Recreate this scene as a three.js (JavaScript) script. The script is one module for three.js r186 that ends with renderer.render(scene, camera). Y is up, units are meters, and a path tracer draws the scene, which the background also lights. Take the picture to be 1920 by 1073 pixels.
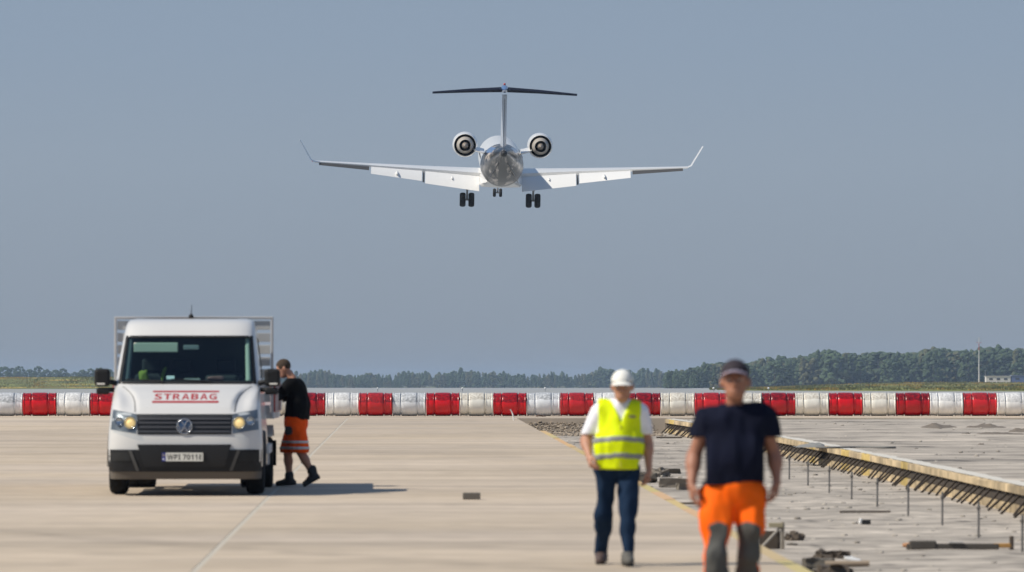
import * as THREE from 'three';
import { mergeGeometries, mergeVertices, toCreasedNormals } from 'three/addons/utils/BufferGeometryUtils.js';
import { RoundedBoxGeometry } from 'three/addons/geometries/RoundedBoxGeometry.js';
import { TextGeometry } from 'three/addons/geometries/TextGeometry.js';
import { FontLoader } from 'three/addons/loaders/FontLoader.js';

// ---------------------------------------------------------------- camera, sky, sun, exposure
const F = 10000, CX = 960, CY = 536.5;            // focal length in photo pixels (a 190 mm lens), photo centre
const EYE = 1.72, SLOPE = 0.005;                  // eye height; the apron climbs half a percent away from the camera
const PITCH = Math.atan((722 - CY) / F);
const scene = new THREE.Scene();
const camera = new THREE.PerspectiveCamera(2 * Math.atan(CY / F) * 180 / Math.PI, 1024 / 572, 0.5, 30000);
camera.position.set(0, EYE, 0); camera.rotation.x = PITCH;
camera.focus = 300; camera.userData.fStop = 4.8;
camera.updateMatrixWorld();

function skyTexture() {
  const w = 64, h = 1024, d = new Float32Array(w * h * 4);
  const stops = [[-90, .26, .29, .31], [0, .262, .298, .345], [1.0, .280, .328, .390], [2.4, .294, .356, .434], [3.6, .276, .349, .446], [6, .252, .334, .445], [12, .215, .305, .44], [30, .155, .245, .41], [90, .085, .155, .32]];
  for (let j = 0; j < h; j++) {
    const el = (j + .5) / h * 180 - 90; let k = 0; while (k < stops.length - 2 && el > stops[k + 1][0]) k++;
    const a = stops[k], b = stops[k + 1], t = Math.min(1, Math.max(0, (el - a[0]) / (b[0] - a[0])));
    for (let i = 0; i < w; i++) {
      const o = (j * w + i) * 4;
      for (let c = 0; c < 3; c++) d[o + c] = a[c + 1] + (b[c + 1] - a[c + 1]) * t;
      d[o + 3] = 1;
    }
  }
  const t = new THREE.DataTexture(d, w, h, THREE.RGBAFormat, THREE.FloatType);
  t.mapping = THREE.EquirectangularReflectionMapping; t.magFilter = t.minFilter = THREE.LinearFilter; t.needsUpdate = true;
  return t;
}
scene.background = skyTexture(); scene.environment = scene.background;
const sun = new THREE.DirectionalLight(new THREE.Color(1, .93, .81), 5);
sun.position.set(-64, 71, 21); sun.target.position.set(0, 0, -100); sun.position.add(sun.target.position);
sun.castShadow = true; sun.shadow.radius = 1;
Object.assign(sun.shadow.camera, { left: -60, right: 60, top: 60, bottom: -60, near: 1, far: 400 });
scene.add(sun, sun.target);
scene.fog = new THREE.FogExp2(0xb4cbe6, 0.000105);
const renderer = new THREE.WebGLRenderer({ antialias: true });
renderer.setSize(1024, 572);
renderer.toneMapping = THREE.LinearToneMapping; renderer.toneMappingExposure = 1;
renderer.shadowMap.enabled = true;

// ---------------------------------------------------------------- helpers
function rng(s) { return () => { s |= 0; s = s + 0x6D2B79F5 | 0; let t = Math.imul(s ^ s >>> 15, 1 | s); t = t + Math.imul(t ^ t >>> 7, 61 | t) ^ t; return ((t ^ t >>> 14) >>> 0) / 4294967296; }; }
const V = (x, y, z) => new THREE.Vector3(x, y, z);
const lerp = (a, b, t) => a + (b - a) * t, clamp = (x, a = 0, b = 1) => Math.min(b, Math.max(a, x));
const sstep = (a, b, x) => { const t = clamp((x - a) / (b - a)); return t * t * (3 - 2 * t); };
function table(rows, x) { if (x <= rows[0][0]) return rows[0][1]; for (let i = 1; i < rows.length; i++) if (x <= rows[i][0]) return lerp(rows[i - 1][1], rows[i][1], (x - rows[i - 1][0]) / (rows[i][0] - rows[i - 1][0])); return rows[rows.length - 1][1]; }
const HN = 256, hashA = (() => { const r = rng(77), a = new Float32Array(HN * HN); for (let i = 0; i < a.length; i++) a[i] = r(); return a; })();
function n2(x, y) { const xi = Math.floor(x), yi = Math.floor(y); let u = x - xi, v = y - yi; u = u * u * (3 - 2 * u); v = v * v * (3 - 2 * v); const x0 = xi & 255, x1 = (xi + 1) & 255, y0 = (yi & 255) * HN, y1 = ((yi + 1) & 255) * HN; return lerp(lerp(hashA[y0 + x0], hashA[y0 + x1], u), lerp(hashA[y1 + x0], hashA[y1 + x1], u), v); }
const fbm = (x, y, o = 4) => { let s = 0, a = .5, t = 0; for (let i = 0; i < o; i++) { s += a * n2(x + i * 17.3, y + i * 9.1); t += a; a *= .5; x *= 2.03; y *= 2.03; } return s / t; };
const n3 = (x, y, z) => { const k = Math.floor(z), f = z - k, g = f * f * (3 - 2 * f); return lerp(n2(x + k * 37.7, y + k * 13.3), n2(x + (k + 1) * 37.7, y + (k + 1) * 13.3), g); };
function plank(w, h, d, seed, j = .12) { const g = new THREE.BoxGeometry(w, h, d, 4, 2, 2), p = g.attributes.position; for (let i = 0; i < p.count; i++) { const x = p.getX(i), y = p.getY(i), z = p.getZ(i), k = q => (n3(x / w * 2.3 + seed + q, y / h * 1.9 + q * 7, z / d * 2.1) - .5) * 2; p.setXYZ(i, x + k(1) * w * j * .5, Math.max(-h / 2, y + k(2) * h * j * 2), z + k(3) * d * j * 1.5); } g.translate(0, h / 2, 0); const q = g.toNonIndexed(); q.computeVertexNormals(); return q; }
function scrap(w, h, d, seed, n) { const R = rng(seed), list = []; for (let i = 0; i < n; i++) { const t = R(), a = R() * 6.28, r = Math.sqrt(R()), long = R() < .4, g = plank(long ? w * (.3 + .4 * R()) : w * (.12 + .2 * R()), h * (.12 + .3 * R()), d * (.12 + .2 * R()), seed + i, .3); g.rotateZ((R() - .5) * .9); g.rotateY(R() * 6); g.translate(Math.cos(a) * r * w * .4, Math.max(0, h * (1 - r) * R() * .8 - .01), Math.sin(a) * r * d * .4); list.push(g); } return merge(list); }
function mound(w, h, d, seed) { return gridGeo(30, 20, (u, v) => { const x = u * 2 - 1, z = v * 2 - 1, r = Math.hypot(x, z), f = Math.max(0, 1 - r * r + 1.3 * (fbm(u * 3 + seed, v * 3, 3) - .55)), e = sstep(1, .75, r); return V(x * w / 2, h * f * e * (.45 + 1.1 * fbm(u * 11 + seed, v * 8, 3)) - .012, z * d / 2); }); }
// photo pixel -> direction -> point on the apron plane (raised by off) or at a depth
function ray(px, py) { const c = Math.cos(PITCH), s = Math.sin(PITCH), y = (CY - py) / F; return V((px - CX) / F, y * c + s, y * s - c); }
function at(px, py, off = 0) { const d = ray(px, py), t = (off - EYE) / (d.y + SLOPE * d.z); return V(d.x * t, EYE + d.y * t, d.z * t); }
function atDepth(px, py, dep) { const d = ray(px, py), t = -dep / d.z; return V(d.x * t, EYE + d.y * t, -dep); }
const wp = (L, d, off = 0) => V(L - .0195 * d, SLOPE * d + off, -d);       // paving lanes: L metres across, d metres along
const names = {};
function numbered(n) { const k = names[n] = (names[n] ?? -1) + 1; return k ? n + '_' + String(k).padStart(3, '0') : n; }
function tag(o, label, category, group, kind) { if (label) o.userData.label = label; if (category) o.userData.category = category; if (group) o.userData.group = group; if (kind) o.userData.kind = kind; return o; }
function mesh(name, g, m, parent) { const o = new THREE.Mesh(g, m); o.castShadow = o.receiveShadow = true; if (parent) { o.name = name; parent.add(o); } else { o.name = numbered(name); scene.add(o); } return o; }
function thing(name, label, category, p = V(0, 0, 0), turn = 0, group) { const o = new THREE.Group(); o.name = numbered(name); o.position.copy(p); o.rotation.y = turn; scene.add(o); return tag(o, label, category, group); }
function merge(list) { return mergeGeometries(list.map(g => { const q = g.index ? g.toNonIndexed() : g.clone(); for (const k of Object.keys(q.attributes)) if (k !== 'position' && k !== 'normal') q.deleteAttribute(k); return q; })); }
const M = (r, g, b, rough = .8, extra = {}) => new THREE.MeshStandardMaterial({ color: new THREE.Color().setRGB(r, g, b), roughness: rough, ...extra });
const PM = (r, g, b, rough, extra) => new THREE.MeshPhysicalMaterial({ color: new THREE.Color().setRGB(r, g, b), roughness: rough, ...extra });
function box(w, h, d, x = 0, y = 0, z = 0, r = .01) { const g = r > 0 ? new RoundedBoxGeometry(w, h, d, 2, Math.min(r, w / 2.1, h / 2.1, d / 2.1)) : new THREE.BoxGeometry(w, h, d); return g.translate(x, y, z); }
function rod(a, b, ra, rb = ra, n = 10) { const d = b.clone().sub(a), l = d.length(), g = new THREE.CylinderGeometry(rb, ra, l, n, 1); g.translate(0, l / 2, 0); g.applyQuaternion(new THREE.Quaternion().setFromUnitVectors(V(0, 1, 0), d.normalize())); return g.translate(a.x, a.y, a.z); }
function ball(rx, ry, rz, x, y, z, n = 14) { return new THREE.SphereGeometry(1, n, Math.ceil(n * .7)).scale(rx, ry, rz).translate(x, y, z); }
function lathe(pts, n = 24) { return new THREE.LatheGeometry(pts.map(p => new THREE.Vector2(p[0], p[1])), n); }
function gridGeo(nu, nv, fn, uvf) { const p = [], uv = [], ix = []; for (let j = 0; j <= nv; j++) for (let i = 0; i <= nu; i++) { const q = fn(i / nu, j / nv); p.push(q.x, q.y, q.z); const w = uvf ? uvf(i / nu, j / nv, q) : [i / nu, j / nv]; uv.push(w[0], w[1]); } for (let j = 0; j < nv; j++) for (let i = 0; i < nu; i++) { const a = j * (nu + 1) + i, b = a + 1, c = a + nu + 1, d = c + 1; ix.push(a, b, d, a, d, c); } const g = new THREE.BufferGeometry(); g.setAttribute('position', new THREE.Float32BufferAttribute(p, 3)); g.setAttribute('uv', new THREE.Float32BufferAttribute(uv, 2)); g.setIndex(ix); g.computeVertexNormals(); return g; }
function loft(rings, cap = true) {      // rings: arrays of Vector3 of equal length, closed
  const n = rings[0].length, p = [], ix = []; for (const r of rings) for (const q of r) p.push(q.x, q.y, q.z);
  for (let j = 0; j < rings.length - 1; j++) for (let i = 0; i < n; i++) { const a = j * n + i, b = j * n + (i + 1) % n; ix.push(a, b, b + n, a, b + n, a + n); }
  if (cap) for (const [j, f] of [[0, 1], [rings.length - 1, 0]]) { const c = rings[j].reduce((s, q) => s.add(q), V(0, 0, 0)).multiplyScalar(1 / n), k = p.length / 3; p.push(c.x, c.y, c.z); for (let i = 0; i < n; i++) { const a = j * n + i, b = j * n + (i + 1) % n; f ? ix.push(b, a, k) : ix.push(a, b, k); } }
  const g = new THREE.BufferGeometry(); g.setAttribute('position', new THREE.Float32BufferAttribute(p, 3)); g.setIndex(ix); return toCreasedNormals(g, .7);
}
function tex(w, h, fn, srgb = true) { const d = new Uint8Array(w * h * 4); for (let j = 0; j < h; j++) for (let i = 0; i < w; i++) { const c = fn(i / w, j / h, i, j), o = (j * w + i) * 4; d[o] = clamp(c[0]) * 255; d[o + 1] = clamp(c[1]) * 255; d[o + 2] = clamp(c[2]) * 255; d[o + 3] = 255; } const t = new THREE.DataTexture(d, w, h); t.magFilter = THREE.LinearFilter; t.minFilter = THREE.LinearMipmapLinearFilter; t.generateMipmaps = true; t.wrapS = t.wrapT = THREE.MirroredRepeatWrapping; if (srgb) t.colorSpace = THREE.SRGBColorSpace; t.needsUpdate = true; return t; }
function chunk(w, h, d, seed, sub = 2, rough = .22) { const g = mergeVertices(new THREE.IcosahedronGeometry(1, sub).deleteAttribute('normal').deleteAttribute('uv')), p = g.attributes.position; for (let i = 0; i < p.count; i++) { const v = V(p.getX(i), p.getY(i), p.getZ(i)); const q = v.clone(); const m = Math.max(Math.abs(q.x), Math.abs(q.y), Math.abs(q.z)); v.multiplyScalar(lerp(1, .8 / m, .55) * (1 - rough + 2 * rough * n3(q.x * 1.7 + seed, q.y * 1.7, q.z * 1.7 + 5))); p.setXYZ(i, v.x * w / 2, (v.y * .5 + .42) * h, v.z * d / 2); } g.computeVertexNormals(); return g; }

// ---------------------------------------------------------------- the setting: paving, subgrade, field
const concreteTex = tex(1024, 2048, (u, v) => {          // u across 24 m, v along 134 m
  const x = u * 24, z = v * 134;
  const band = fbm(x * .10 + 3, z * .9, 4), fine = fbm(x * 1.1, z * 4.5, 3), broad = fbm(x * .16, z * .09, 3), spot = n2(x * 5, z * 2.2);
  let k = .675 + .15 * (band - .5) + .09 * (fine - .5) + .10 * (broad - .5) + .03 * (spot - .5);
  const warm = fbm(x * .2 + 40, z * .3 + 9, 3) - .5;
  const tyre = Math.abs(x - (5 + .006 * (z - 70) * (z - 70) + 1.1 * n2(z * .1, 3))); if (tyre < .5) k -= .07 * (1 - tyre / .5) * n2(x * 4, z * 1.7);
  const st = n2(x * .9 + 60, z * .55); if (st > .86) k -= (st - .86) * .35;
  return [k * 1.03 + .012 * warm, k * .942, k * .832 - .03 * warm];
});
const mApron = M(1, 1, 1, .9, { map: concreteTex }), mJoint = M(.465, .42, .345, .85);
const apronUV = q => [(q.x + .0195 * -q.z + 20.5) / 24, (-q.z - 25) / 134];
function slabGeo(L0, L1, d0, d1, nl, nd, off, thick) {     // a cast lane: top sheet and its four sides
  const f0 = typeof L0 === 'function' ? L0 : () => L0, f1 = typeof L1 === 'function' ? L1 : () => L1;
  const P = (u, v, o) => { const d = lerp(d0, d1, v); return wp(lerp(f0(d), f1(d), u), d, o); }, U = (u, v, q) => apronUV(q);
  return mergeGeometries([gridGeo(nl, nd, (u, v) => P(u, v, off), U), gridGeo(1, nd, (u, v) => P(0, v, off - thick * (1 - u)), U), gridGeo(1, nd, (u, v) => P(1, v, off - thick * u), U), gridGeo(nl, 1, (u, v) => P(u, 0, off - thick * (1 - v)), U), gridGeo(nl, 1, (u, v) => P(u, 1, off - thick * v), U)]);
}
const apron = new THREE.Group(); apron.name = 'apron_pavement'; apron.userData.kind = 'structure'; scene.add(apron);
mesh('paving_lane', slabGeo(-1.70, 3.12, 8, 152.98, 4, 20, 0, .39), mApron, apron);
mesh('paving_lane', slabGeo(-70, -1.754, 8, 152.98, 4, 20, 0, .39), mApron, apron);
mesh('joint_seal', slabGeo(-1.753, -1.701, 8, 152.97, 1, 20, -.003, .05), mJoint, apron);
mesh('paving_lane', slabGeo(-90, 90, 153, 190, 8, 4, 0, .39), mApron, apron);

const Lr = d => d < 90 ? 8.23 : 8.23 - .95 * ((d - 90) / 61) ** 2;
const roughTex = tex(1024, 2048, (u, v) => {
  const x = u * 24, z = v * 134, line = fbm(x * .22 + z * .05 + 9, z * 1.6, 4), fine = fbm(x * 2.6, z * 3.6, 3), broad = fbm(x * .2 + 31, z * .13, 3);
  let k = .62 + .36 * (line - .5) + .30 * (fine - .5) + .10 * (broad - .5);
  const st = fbm(x * .8 + 11, z * .6 + 5, 3); if (st > .64) k -= (st - .64) * 1.3;
  return [k * 1.02, k * .962, k * .888];
});
const mRough = M(1, 1, 1, .95, { map: roughTex });
const newSlab = new THREE.Group(); newSlab.name = 'raised_slab'; newSlab.userData.kind = 'structure'; scene.add(newSlab);
const bump = (x, z, a) => a * (fbm(x * .5, z * .35, 4) - .5) * 2;
{
  const d0 = 45, d1 = 151;
  mesh('slab_top', gridGeo(60, 300, (u, v) => { const d = lerp(d0, d1, v), L = lerp(Lr(d) + .03, 34, u * u * .6 + u * .4), p = wp(L, d, 0); p.y += bump(p.x, p.z, .018) * sstep(0, .06, u); return p; }, (u, v, q) => apronUV(q)), mRough, newSlab);
  const mTan = M(1, 1, 1, .9, { map: tex(512, 64, (u, v) => { const k = .60 + .26 * (fbm(u * 110, v * 3, 3) - .5) + .18 * (n2(u * 26, 3.3) - .5), y = n2(u * 14, 9.2); return y > .66 ? [k * 1.14, k * .99, k * .6] : [k * 1.10, k * .98, k * .78]; }) });
  const prof = [[.03, 0], [.006, -.006], [0, -.03], [0, -.115], [.22, -.13], [.22, -.265], [0, -.27], [0, -.42]];
  const chip = (d, k) => k < 3 ? .018 * (n2(d * 1.6, k) - .5) : 0;
  const strip = (a, b) => gridGeo(b - a, 420, (u, v) => { const d = lerp(d0, d1, v), k = a + Math.round(u * (b - a)), q = prof[k]; return wp(Lr(d) + q[0] + chip(d, k), d, q[1] + chip(d + 40, k) * .6); }, (u, v) => [v * 4, u]);
  const edge = mesh('slab_edge', toCreasedNormals(strip(0, 7), .5), mTan, newSlab);
  mesh('slab_end', gridGeo(8, 1, (u, v) => wp(lerp(Lr(d1), 34, u), d1, -.42 * v), (u, v, q) => apronUV(q)), mRough, newSlab);
  mesh('slab_rim', gridGeo(1, 420, (u, v) => { const d = lerp(d0, d1, v); return wp(Lr(d) + .028 + u * (.14 + .22 * fbm(d * .9, 4, 3)) + chip(d, 0), d, .004 + .003 * n2(d * 3, u * 5)); }, (u, v, q) => apronUV(q)), M(.56, .53, .47, .9), newSlab);
  mesh('keyway_shade_strip', gridGeo(1, 60, (u, v) => { const d = lerp(d0, d1, v); return wp(Lr(d) + .05, d, lerp(-.119, -.262, u)); }), M(.05, .038, .028, .9), newSlab);  // dark strip added in the recess, paints the shade under the lip
  const mBar = M(.035, .026, .019, .85); const R = rng(5);
  for (let d0_ = 60; d0_ < 150.3; d0_ += .86) { const d = d0_ + (R() - .5) * .42;
    const j = (R() - .5) * .11, a = wp(Lr(d) + .04, d, -.125 - .02 * R()), b = wp(Lr(d) - .20 + j, d - .1 + j * 2, -.385 + .03 * R());
    mesh('tie_bar', rod(a, b, .018, .018, 7), mBar, newSlab);
  }
}
const sub = mesh('subgrade_bed', gridGeo(90, 420, (u, v) => { const d = lerp(20, 153, v), p = wp(lerp(2.9, 9.2, u), d, -.385); p.y += bump(p.x * 2.2, p.z * 1.3, .016) + .008 * (n2(p.x * 6, p.z * 3) - .5); return p; }, (u, v, q) => apronUV(q)), M(1, 1, 1, .95, { map: tex(1024, 2048, (u, v) => { const x = u * 24, z = v * 134; let k = .615 + .30 * (fbm(x * .5, z * 1.1 + 7, 4) - .5) + .32 * (fbm(x * 3.4, z * 4, 3) - .5); const s = n2(x * 3.1 + 7, z * 1.5); if (s > .8) k -= (s - .8) * .9; return [k * 1.02, k * .962, k * .888]; }) }));
sub.userData.kind = 'structure';

function fieldY(x, d) {       // the airfield beyond the barrels
  if (d < 195) return SLOPE * d - .7;
  const px = CX + x / d * F, base = d < 700 ? .78 : lerp(.78, -.5, clamp((d - 700) / 3300));
  const left = sstep(560, 230, px) * sstep(1650, 2050, d) * (4.6 - base), right = sstep(1250, 1750, px) * sstep(900, 2000, d) * (2.55 - base);
  return base + left + right + (d > 600 ? .12 * (fbm(x * .03, d * .01, 3) - .5) : 0);
}
const dRows = [2, 60, 150, 196, 260, 400, 600]; for (let d = 700; d < 2600; d += 60) dRows.push(d); dRows.push(2800, 3200, 3700, 4200, 4800, 6000, 9000);
const fieldGeo = (pxA, pxB, rows, nx, up) => gridGeo(nx, rows.length - 1, (u, v) => { const d = rows[Math.round(v * (rows.length - 1))], a = typeof pxA === 'function' ? pxA(d) : pxA, b = typeof pxB === 'function' ? pxB(d) : pxB, x = lerp(a, b, u); return V(x, fieldY(x, d) + up, -d); }, (u, v, q) => [q.x / 400, q.z / 400]);
const mGrass = M(1, 1, 1, 1, { map: tex(512, 512, (u, v) => { const a = fbm(u * 40, v * 14, 4), b = fbm(u * 9 + 5, v * 40, 3), y = sstep(.55, .72, fbm(u * 20 + 9, v * 9, 3)); const k = .30 + .25 * (a - .5) + .2 * (b - .5); return [k * lerp(1.3, 1.85, y), k * lerp(1.35, 1.55, y), k * .5]; }) });
mesh('grass_field', fieldGeo(d => -d * .16 - 60, d => d * .16 + 60, dRows, 90, 0), mGrass).userData.kind = 'structure';
const rwRows = dRows.filter(d => d >= 196 && d <= 3700);
const mRunway = M(.29, .295, .29, .85);
mesh('runway', fieldGeo(d => d < 1650 ? -d * .16 - 50 : -d * .045, d => d < 700 ? d * .16 + 50 : lerp(d * .16, d * .042, sstep(700, 900, d)), rwRows, 40, .02), mRunway).userData.kind = 'structure';

// ---------------------------------------------------------------- far woods, grass, runway lights, mast, hut
function crownGeo(seed, kind) {     // about 1 unit tall, leaf clumps through the crown's volume
  const R = rng(seed), list = [], n = kind === 'pine' ? 62 : 74;
  for (let i = 0; i < n; i++) {
    let y, r, s; const a = R() * 6.283;
    if (kind === 'pine') { y = .22 + .78 * R(); r = (.155 * Math.pow(1 - (y - .2) / .82, .8) + .012) * (.45 + .55 * Math.sqrt(R())); s = .035 + .045 * R(); }
    else { const t = R(); y = .08 + .88 * t; r = .30 * Math.sqrt(Math.max(.02, 1 - Math.pow((t - .42) / .6, 2))) * (.55 + .45 * Math.sqrt(R())) * (.75 + .5 * n2(a * 1.2 + seed, y * 5)); s = .04 + .055 * R(); }
    const g = new THREE.IcosahedronGeometry(s, 0); g.scale(1.1, .75, 1.1); g.rotateX(R() * 3); g.rotateY(R() * 6);
    const p = g.attributes.position; for (let k = 0; k < p.count; k++) { const h = 1 + .5 * (n3(p.getX(k) * 40 + i, p.getY(k) * 40, p.getZ(k) * 40) - .5); p.setXYZ(k, p.getX(k) * h, p.getY(k) * h, p.getZ(k) * h); }
    g.translate(Math.cos(a) * r, y, Math.sin(a) * r); list.push(g);
  }
  const g = merge(list); g.computeVertexNormals(); return g;
}
const trunkGeo = rod(V(0, 0, 0), V(.01, .8, 0), .016, .006, 6);
const crowns = [crownGeo(1, 'leaf'), crownGeo(2, 'leaf'), crownGeo(3, 'pine'), crownGeo(4, 'pine'), crownGeo(6, 'leaf')];
const mLeaf = M(.055, .085, .04, .95), mTrunk = M(.12, .08, .06, .95);
function forest(name, label, pxA, pxB, dA, dB, n, top, seed, pineShare) {
  const R = rng(seed), grp = new THREE.Group(); grp.name = name; tag(grp, label, 'forest', null, 'stuff'); scene.add(grp);
  const bins = crowns.map(() => []);
  for (let i = 0; i < n; i++) {
    const px = lerp(pxA, pxB, (i + R()) / n), back = (i % 4) / 4 + R() * .25, d = lerp(dA, dB, back), x = (px - CX) / F * d, y0 = fieldY(x, d) - .3;
    const topY = EYE + (722 - (top(px) + (R() - .3) * 11 + back * -1.5)) / F * d, H = Math.max(3, topY - y0) * (R() < .25 ? .8 : 1);
    const k = R() < pineShare ? 2 + (R() < .5 ? 1 : 0) : [0, 1, 4][Math.floor(R() * 3)];
    bins[k].push([x, y0, -d, H, R() * 6.28, .8 + .5 * R(), R()]);
  }
  const m4 = new THREE.Matrix4(), q = new THREE.Quaternion(), col = new THREE.Color();
  const trunks = new THREE.InstancedMesh(trunkGeo, mTrunk, n); trunks.name = 'trunks'; trunks.userData.kind = 'stuff'; let tk = 0;
  bins.forEach((b, k) => { if (!b.length) return;
    const im = new THREE.InstancedMesh(crowns[k], mLeaf, b.length); im.name = 'foliage'; im.userData.kind = 'stuff'; im.castShadow = im.receiveShadow = true;
    b.forEach((t, i) => { q.setFromAxisAngle(V(0, 1, 0), t[4]); m4.compose(V(t[0], t[1], t[2]), q, V(t[3] * t[5], t[3], t[3] * t[5])); im.setMatrixAt(i, m4); trunks.setMatrixAt(tk++, m4); const c = .75 + .45 * t[6]; col.setRGB(c * (t[6] > .8 ? 1.5 : 1), c, c * .95); im.setColorAt(i, col); });
    grp.add(im);
  });
  grp.add(trunks);
}
forest('far_pine_wood', 'hazy blue-green pine wood along the horizon beyond the runway', 430, 1330, 3850, 4150, 460, px => 701 + 3 * Math.sin(px * .02) + 3 * Math.sin(px * .071) - (px > 1120 ? 3 : 0), 11, .7);
forest('mixed_wood', 'tall dark mixed wood rising behind the mast and white hut', 1250, 1980, 2450, 2800, 620, px => table([[1250, 698], [1330, 686], [1400, 681], [1470, 672], [1560, 662], [1650, 665], [1740, 660], [1850, 656], [1980, 654]], px) + 3 * Math.sin(px * .06), 12, .25);
{ // separate trees behind the grass bank beside the van
  const R = rng(21), spots = [[-10, 690], [7, 687], [24, 690], [37, 686], [55, 692], [72, 687], [88, 692], [104, 693], [118, 691], [139, 697], [154, 693], [170, 691], [186, 689], [204, 692], [224, 691], [-2, 696], [16, 697], [31, 696], [46, 697], [63, 698], [80, 697], [96, 698], [111, 698], [128, 700], [147, 699], [162, 697], [178, 697], [195, 697], [214, 697]];
  spots.forEach(([px, top], i) => {
    const d = 3300 + 200 * R(), x = (px - CX) / F * d, y0 = fieldY(x, d) - .2, H = EYE + (722 - top) / F * d - y0;
    const t = thing('field_tree', 'small hazy tree in the row behind the grass bank beyond the van', 'tree', V(x, y0, -d), R() * 6, 'trees behind the grass bank'); t.scale.set(H * (1.1 + .6 * R()), H, H * 1.3);
    mesh('trunk', trunkGeo, mTrunk, t); mesh('crown', crowns[[0, 1, 4][i % 3]], mLeaf, t);
  });
}
function grassStuff(label, pxA, pxB, dA, dB, n, seed, tall) {
  const R = rng(seed), blades = []; for (let i = 0; i < 9; i++) { const a = R() * 6.28, r = .16 * R(), h = .5 + .5 * R(), l = (R() - .5) * .5, g = new THREE.ConeGeometry(.05 + .03 * R(), h, 3, 1); g.translate(0, h / 2, 0); g.rotateZ(l); g.translate(Math.cos(a) * r, 0, Math.sin(a) * r); blades.push(g); }
  const im = new THREE.InstancedMesh(merge(blades), M(.19, .18, .042, 1), n), m4 = new THREE.Matrix4(), q = new THREE.Quaternion(), col = new THREE.Color();
  for (let i = 0; i < n; i++) { const d = lerp(dA, dB, R()), px = lerp(pxA, pxB, R()), x = (px - CX) / F * d, s = tall * (.5 + R()) * (.5 + n2(px * .03, d * .01)); q.setFromAxisAngle(V(0, 1, 0), R() * 6); m4.compose(V(x, fieldY(x, d) - .03, -d), q, V(s * 2.2, s, s * 2.2)); im.setMatrixAt(i, m4); const y = n2(px * .025 + 3, d * .004) > .62 ? 1 : 0; const c = .6 + .8 * R(); col.setRGB(c * (1 + .9 * y), c * (1 + .35 * y), c * .9); im.setColorAt(i, col); }
  im.name = numbered('tall_grass'); im.castShadow = im.receiveShadow = true; tag(im, label, 'grass', null, 'stuff'); scene.add(im);
}
grassStuff('dry olive grass on the bank beyond the van', -60, 480, 1720, 2120, 6500, 31, .32);
grassStuff('green and straw coloured grass before the mixed wood', 1330, 1990, 1000, 2080, 7500, 32, .38);

const mWhite = M(.78, .78, .76, .5), mRedPaint = M(.38, .05, .045, .5), mSteel = M(.3, .3, .3, .5, { metalness: .6 });
for (const px of [552, 708, 867, 1022, 1178, 1338, 1441]) { const d = 735, p = V((px - CX) / F * d, fieldY((px - CX) / F * d, d), -d), t = thing('runway_light', 'small white elevated runway edge light beyond the barrels', 'runway light', p, 0, 'runway edge lights'); mesh('stem', lathe([[.001, 0], [.12, 0], [.12, .03], [.05, .05], [.05, .40]], 12), mSteel, t); mesh('lamp_dome', lathe([[.05, .40], [.14, .42], [.14, .50], [.1, .58], [.001, .61]], 14), mWhite, t); }
{ const d = 2010, p = V((1836 - CX) / F * d, 0, -d); p.y = fieldY(p.x, d) - .1; const top = EYE + (722 - 632) / F * d - p.y;
  const t = thing('antenna_mast', 'tall thin red and white banded mast with crossarm in front of the wood', 'mast', p); const n = 7;
  for (let i = 0; i < n; i++) mesh('mast_section', rod(V(0, top * i / n, 0), V(0, top * (i + 1) / n, 0), .30 - .025 * i, .275 - .025 * i, 8), i > 3 && i % 2 ? mRedPaint : M(.55, .54, .54, .6), t);
  mesh('crossarm', box(1.9, .16, .16, 0, top * .875, 0, .03), mRedPaint, t); mesh('antenna', rod(V(-.8, top * .875, 0), V(-.8, top * .97, 0), .06), mSteel, t); mesh('antenna', rod(V(.8, top * .875, 0), V(.8, top * .97, 0), .06), mSteel, t);
  const p2 = V((1846 - CX) / F * d, 0, -d + 4); p2.y = fieldY(p2.x, d - 4) - .1; const t2 = thing('light_pole', 'short grey pole next to the banded mast', 'pole', p2); mesh('shaft', rod(V(0, 0, 0), V(0, 4.6, 0), .12, .08), mSteel, t2); mesh('pole_head', box(.5, .18, .3, 0, 4.65, 0), mSteel, t2); }
{ const d = 1990, hut = (px0, px1, top, mat, roofMat, name, label) => { const x0 = (px0 - CX) / F * d, x1 = (px1 - CX) / F * d, w = x1 - x0, p = V((x0 + x1) / 2, 0, -d); p.y = fieldY(p.x, d) - .2; const h = EYE + (722 - top) / F * d - p.y; const t = thing(name, label, 'building', p); mesh('wall', box(w, h - .3, 5, 0, (h - .3) / 2, 0, .02), mat, t); mesh('roof', box(w + .3, .28, 5.4, 0, h - .15, 0, .03), roofMat, t); for (let i = 0; i < 3; i++) mesh('window', box(w * .14, .7, .1, (i - 1) * w * .3, h * .55, 2.53, .02), M(.06, .07, .09, .2), t); };
  hut(1848, 1894, 705, M(.66, .66, .66, .7), M(.5, .5, .5, .7), 'white_hut', 'long low white hut at the edge of the mixed wood'); hut(1896, 1950, 704, M(.12, .16, .34, .6), M(.16, .19, .32, .6), 'blue_hut', 'low blue hut adjoining the white hut before the wood'); }

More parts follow.
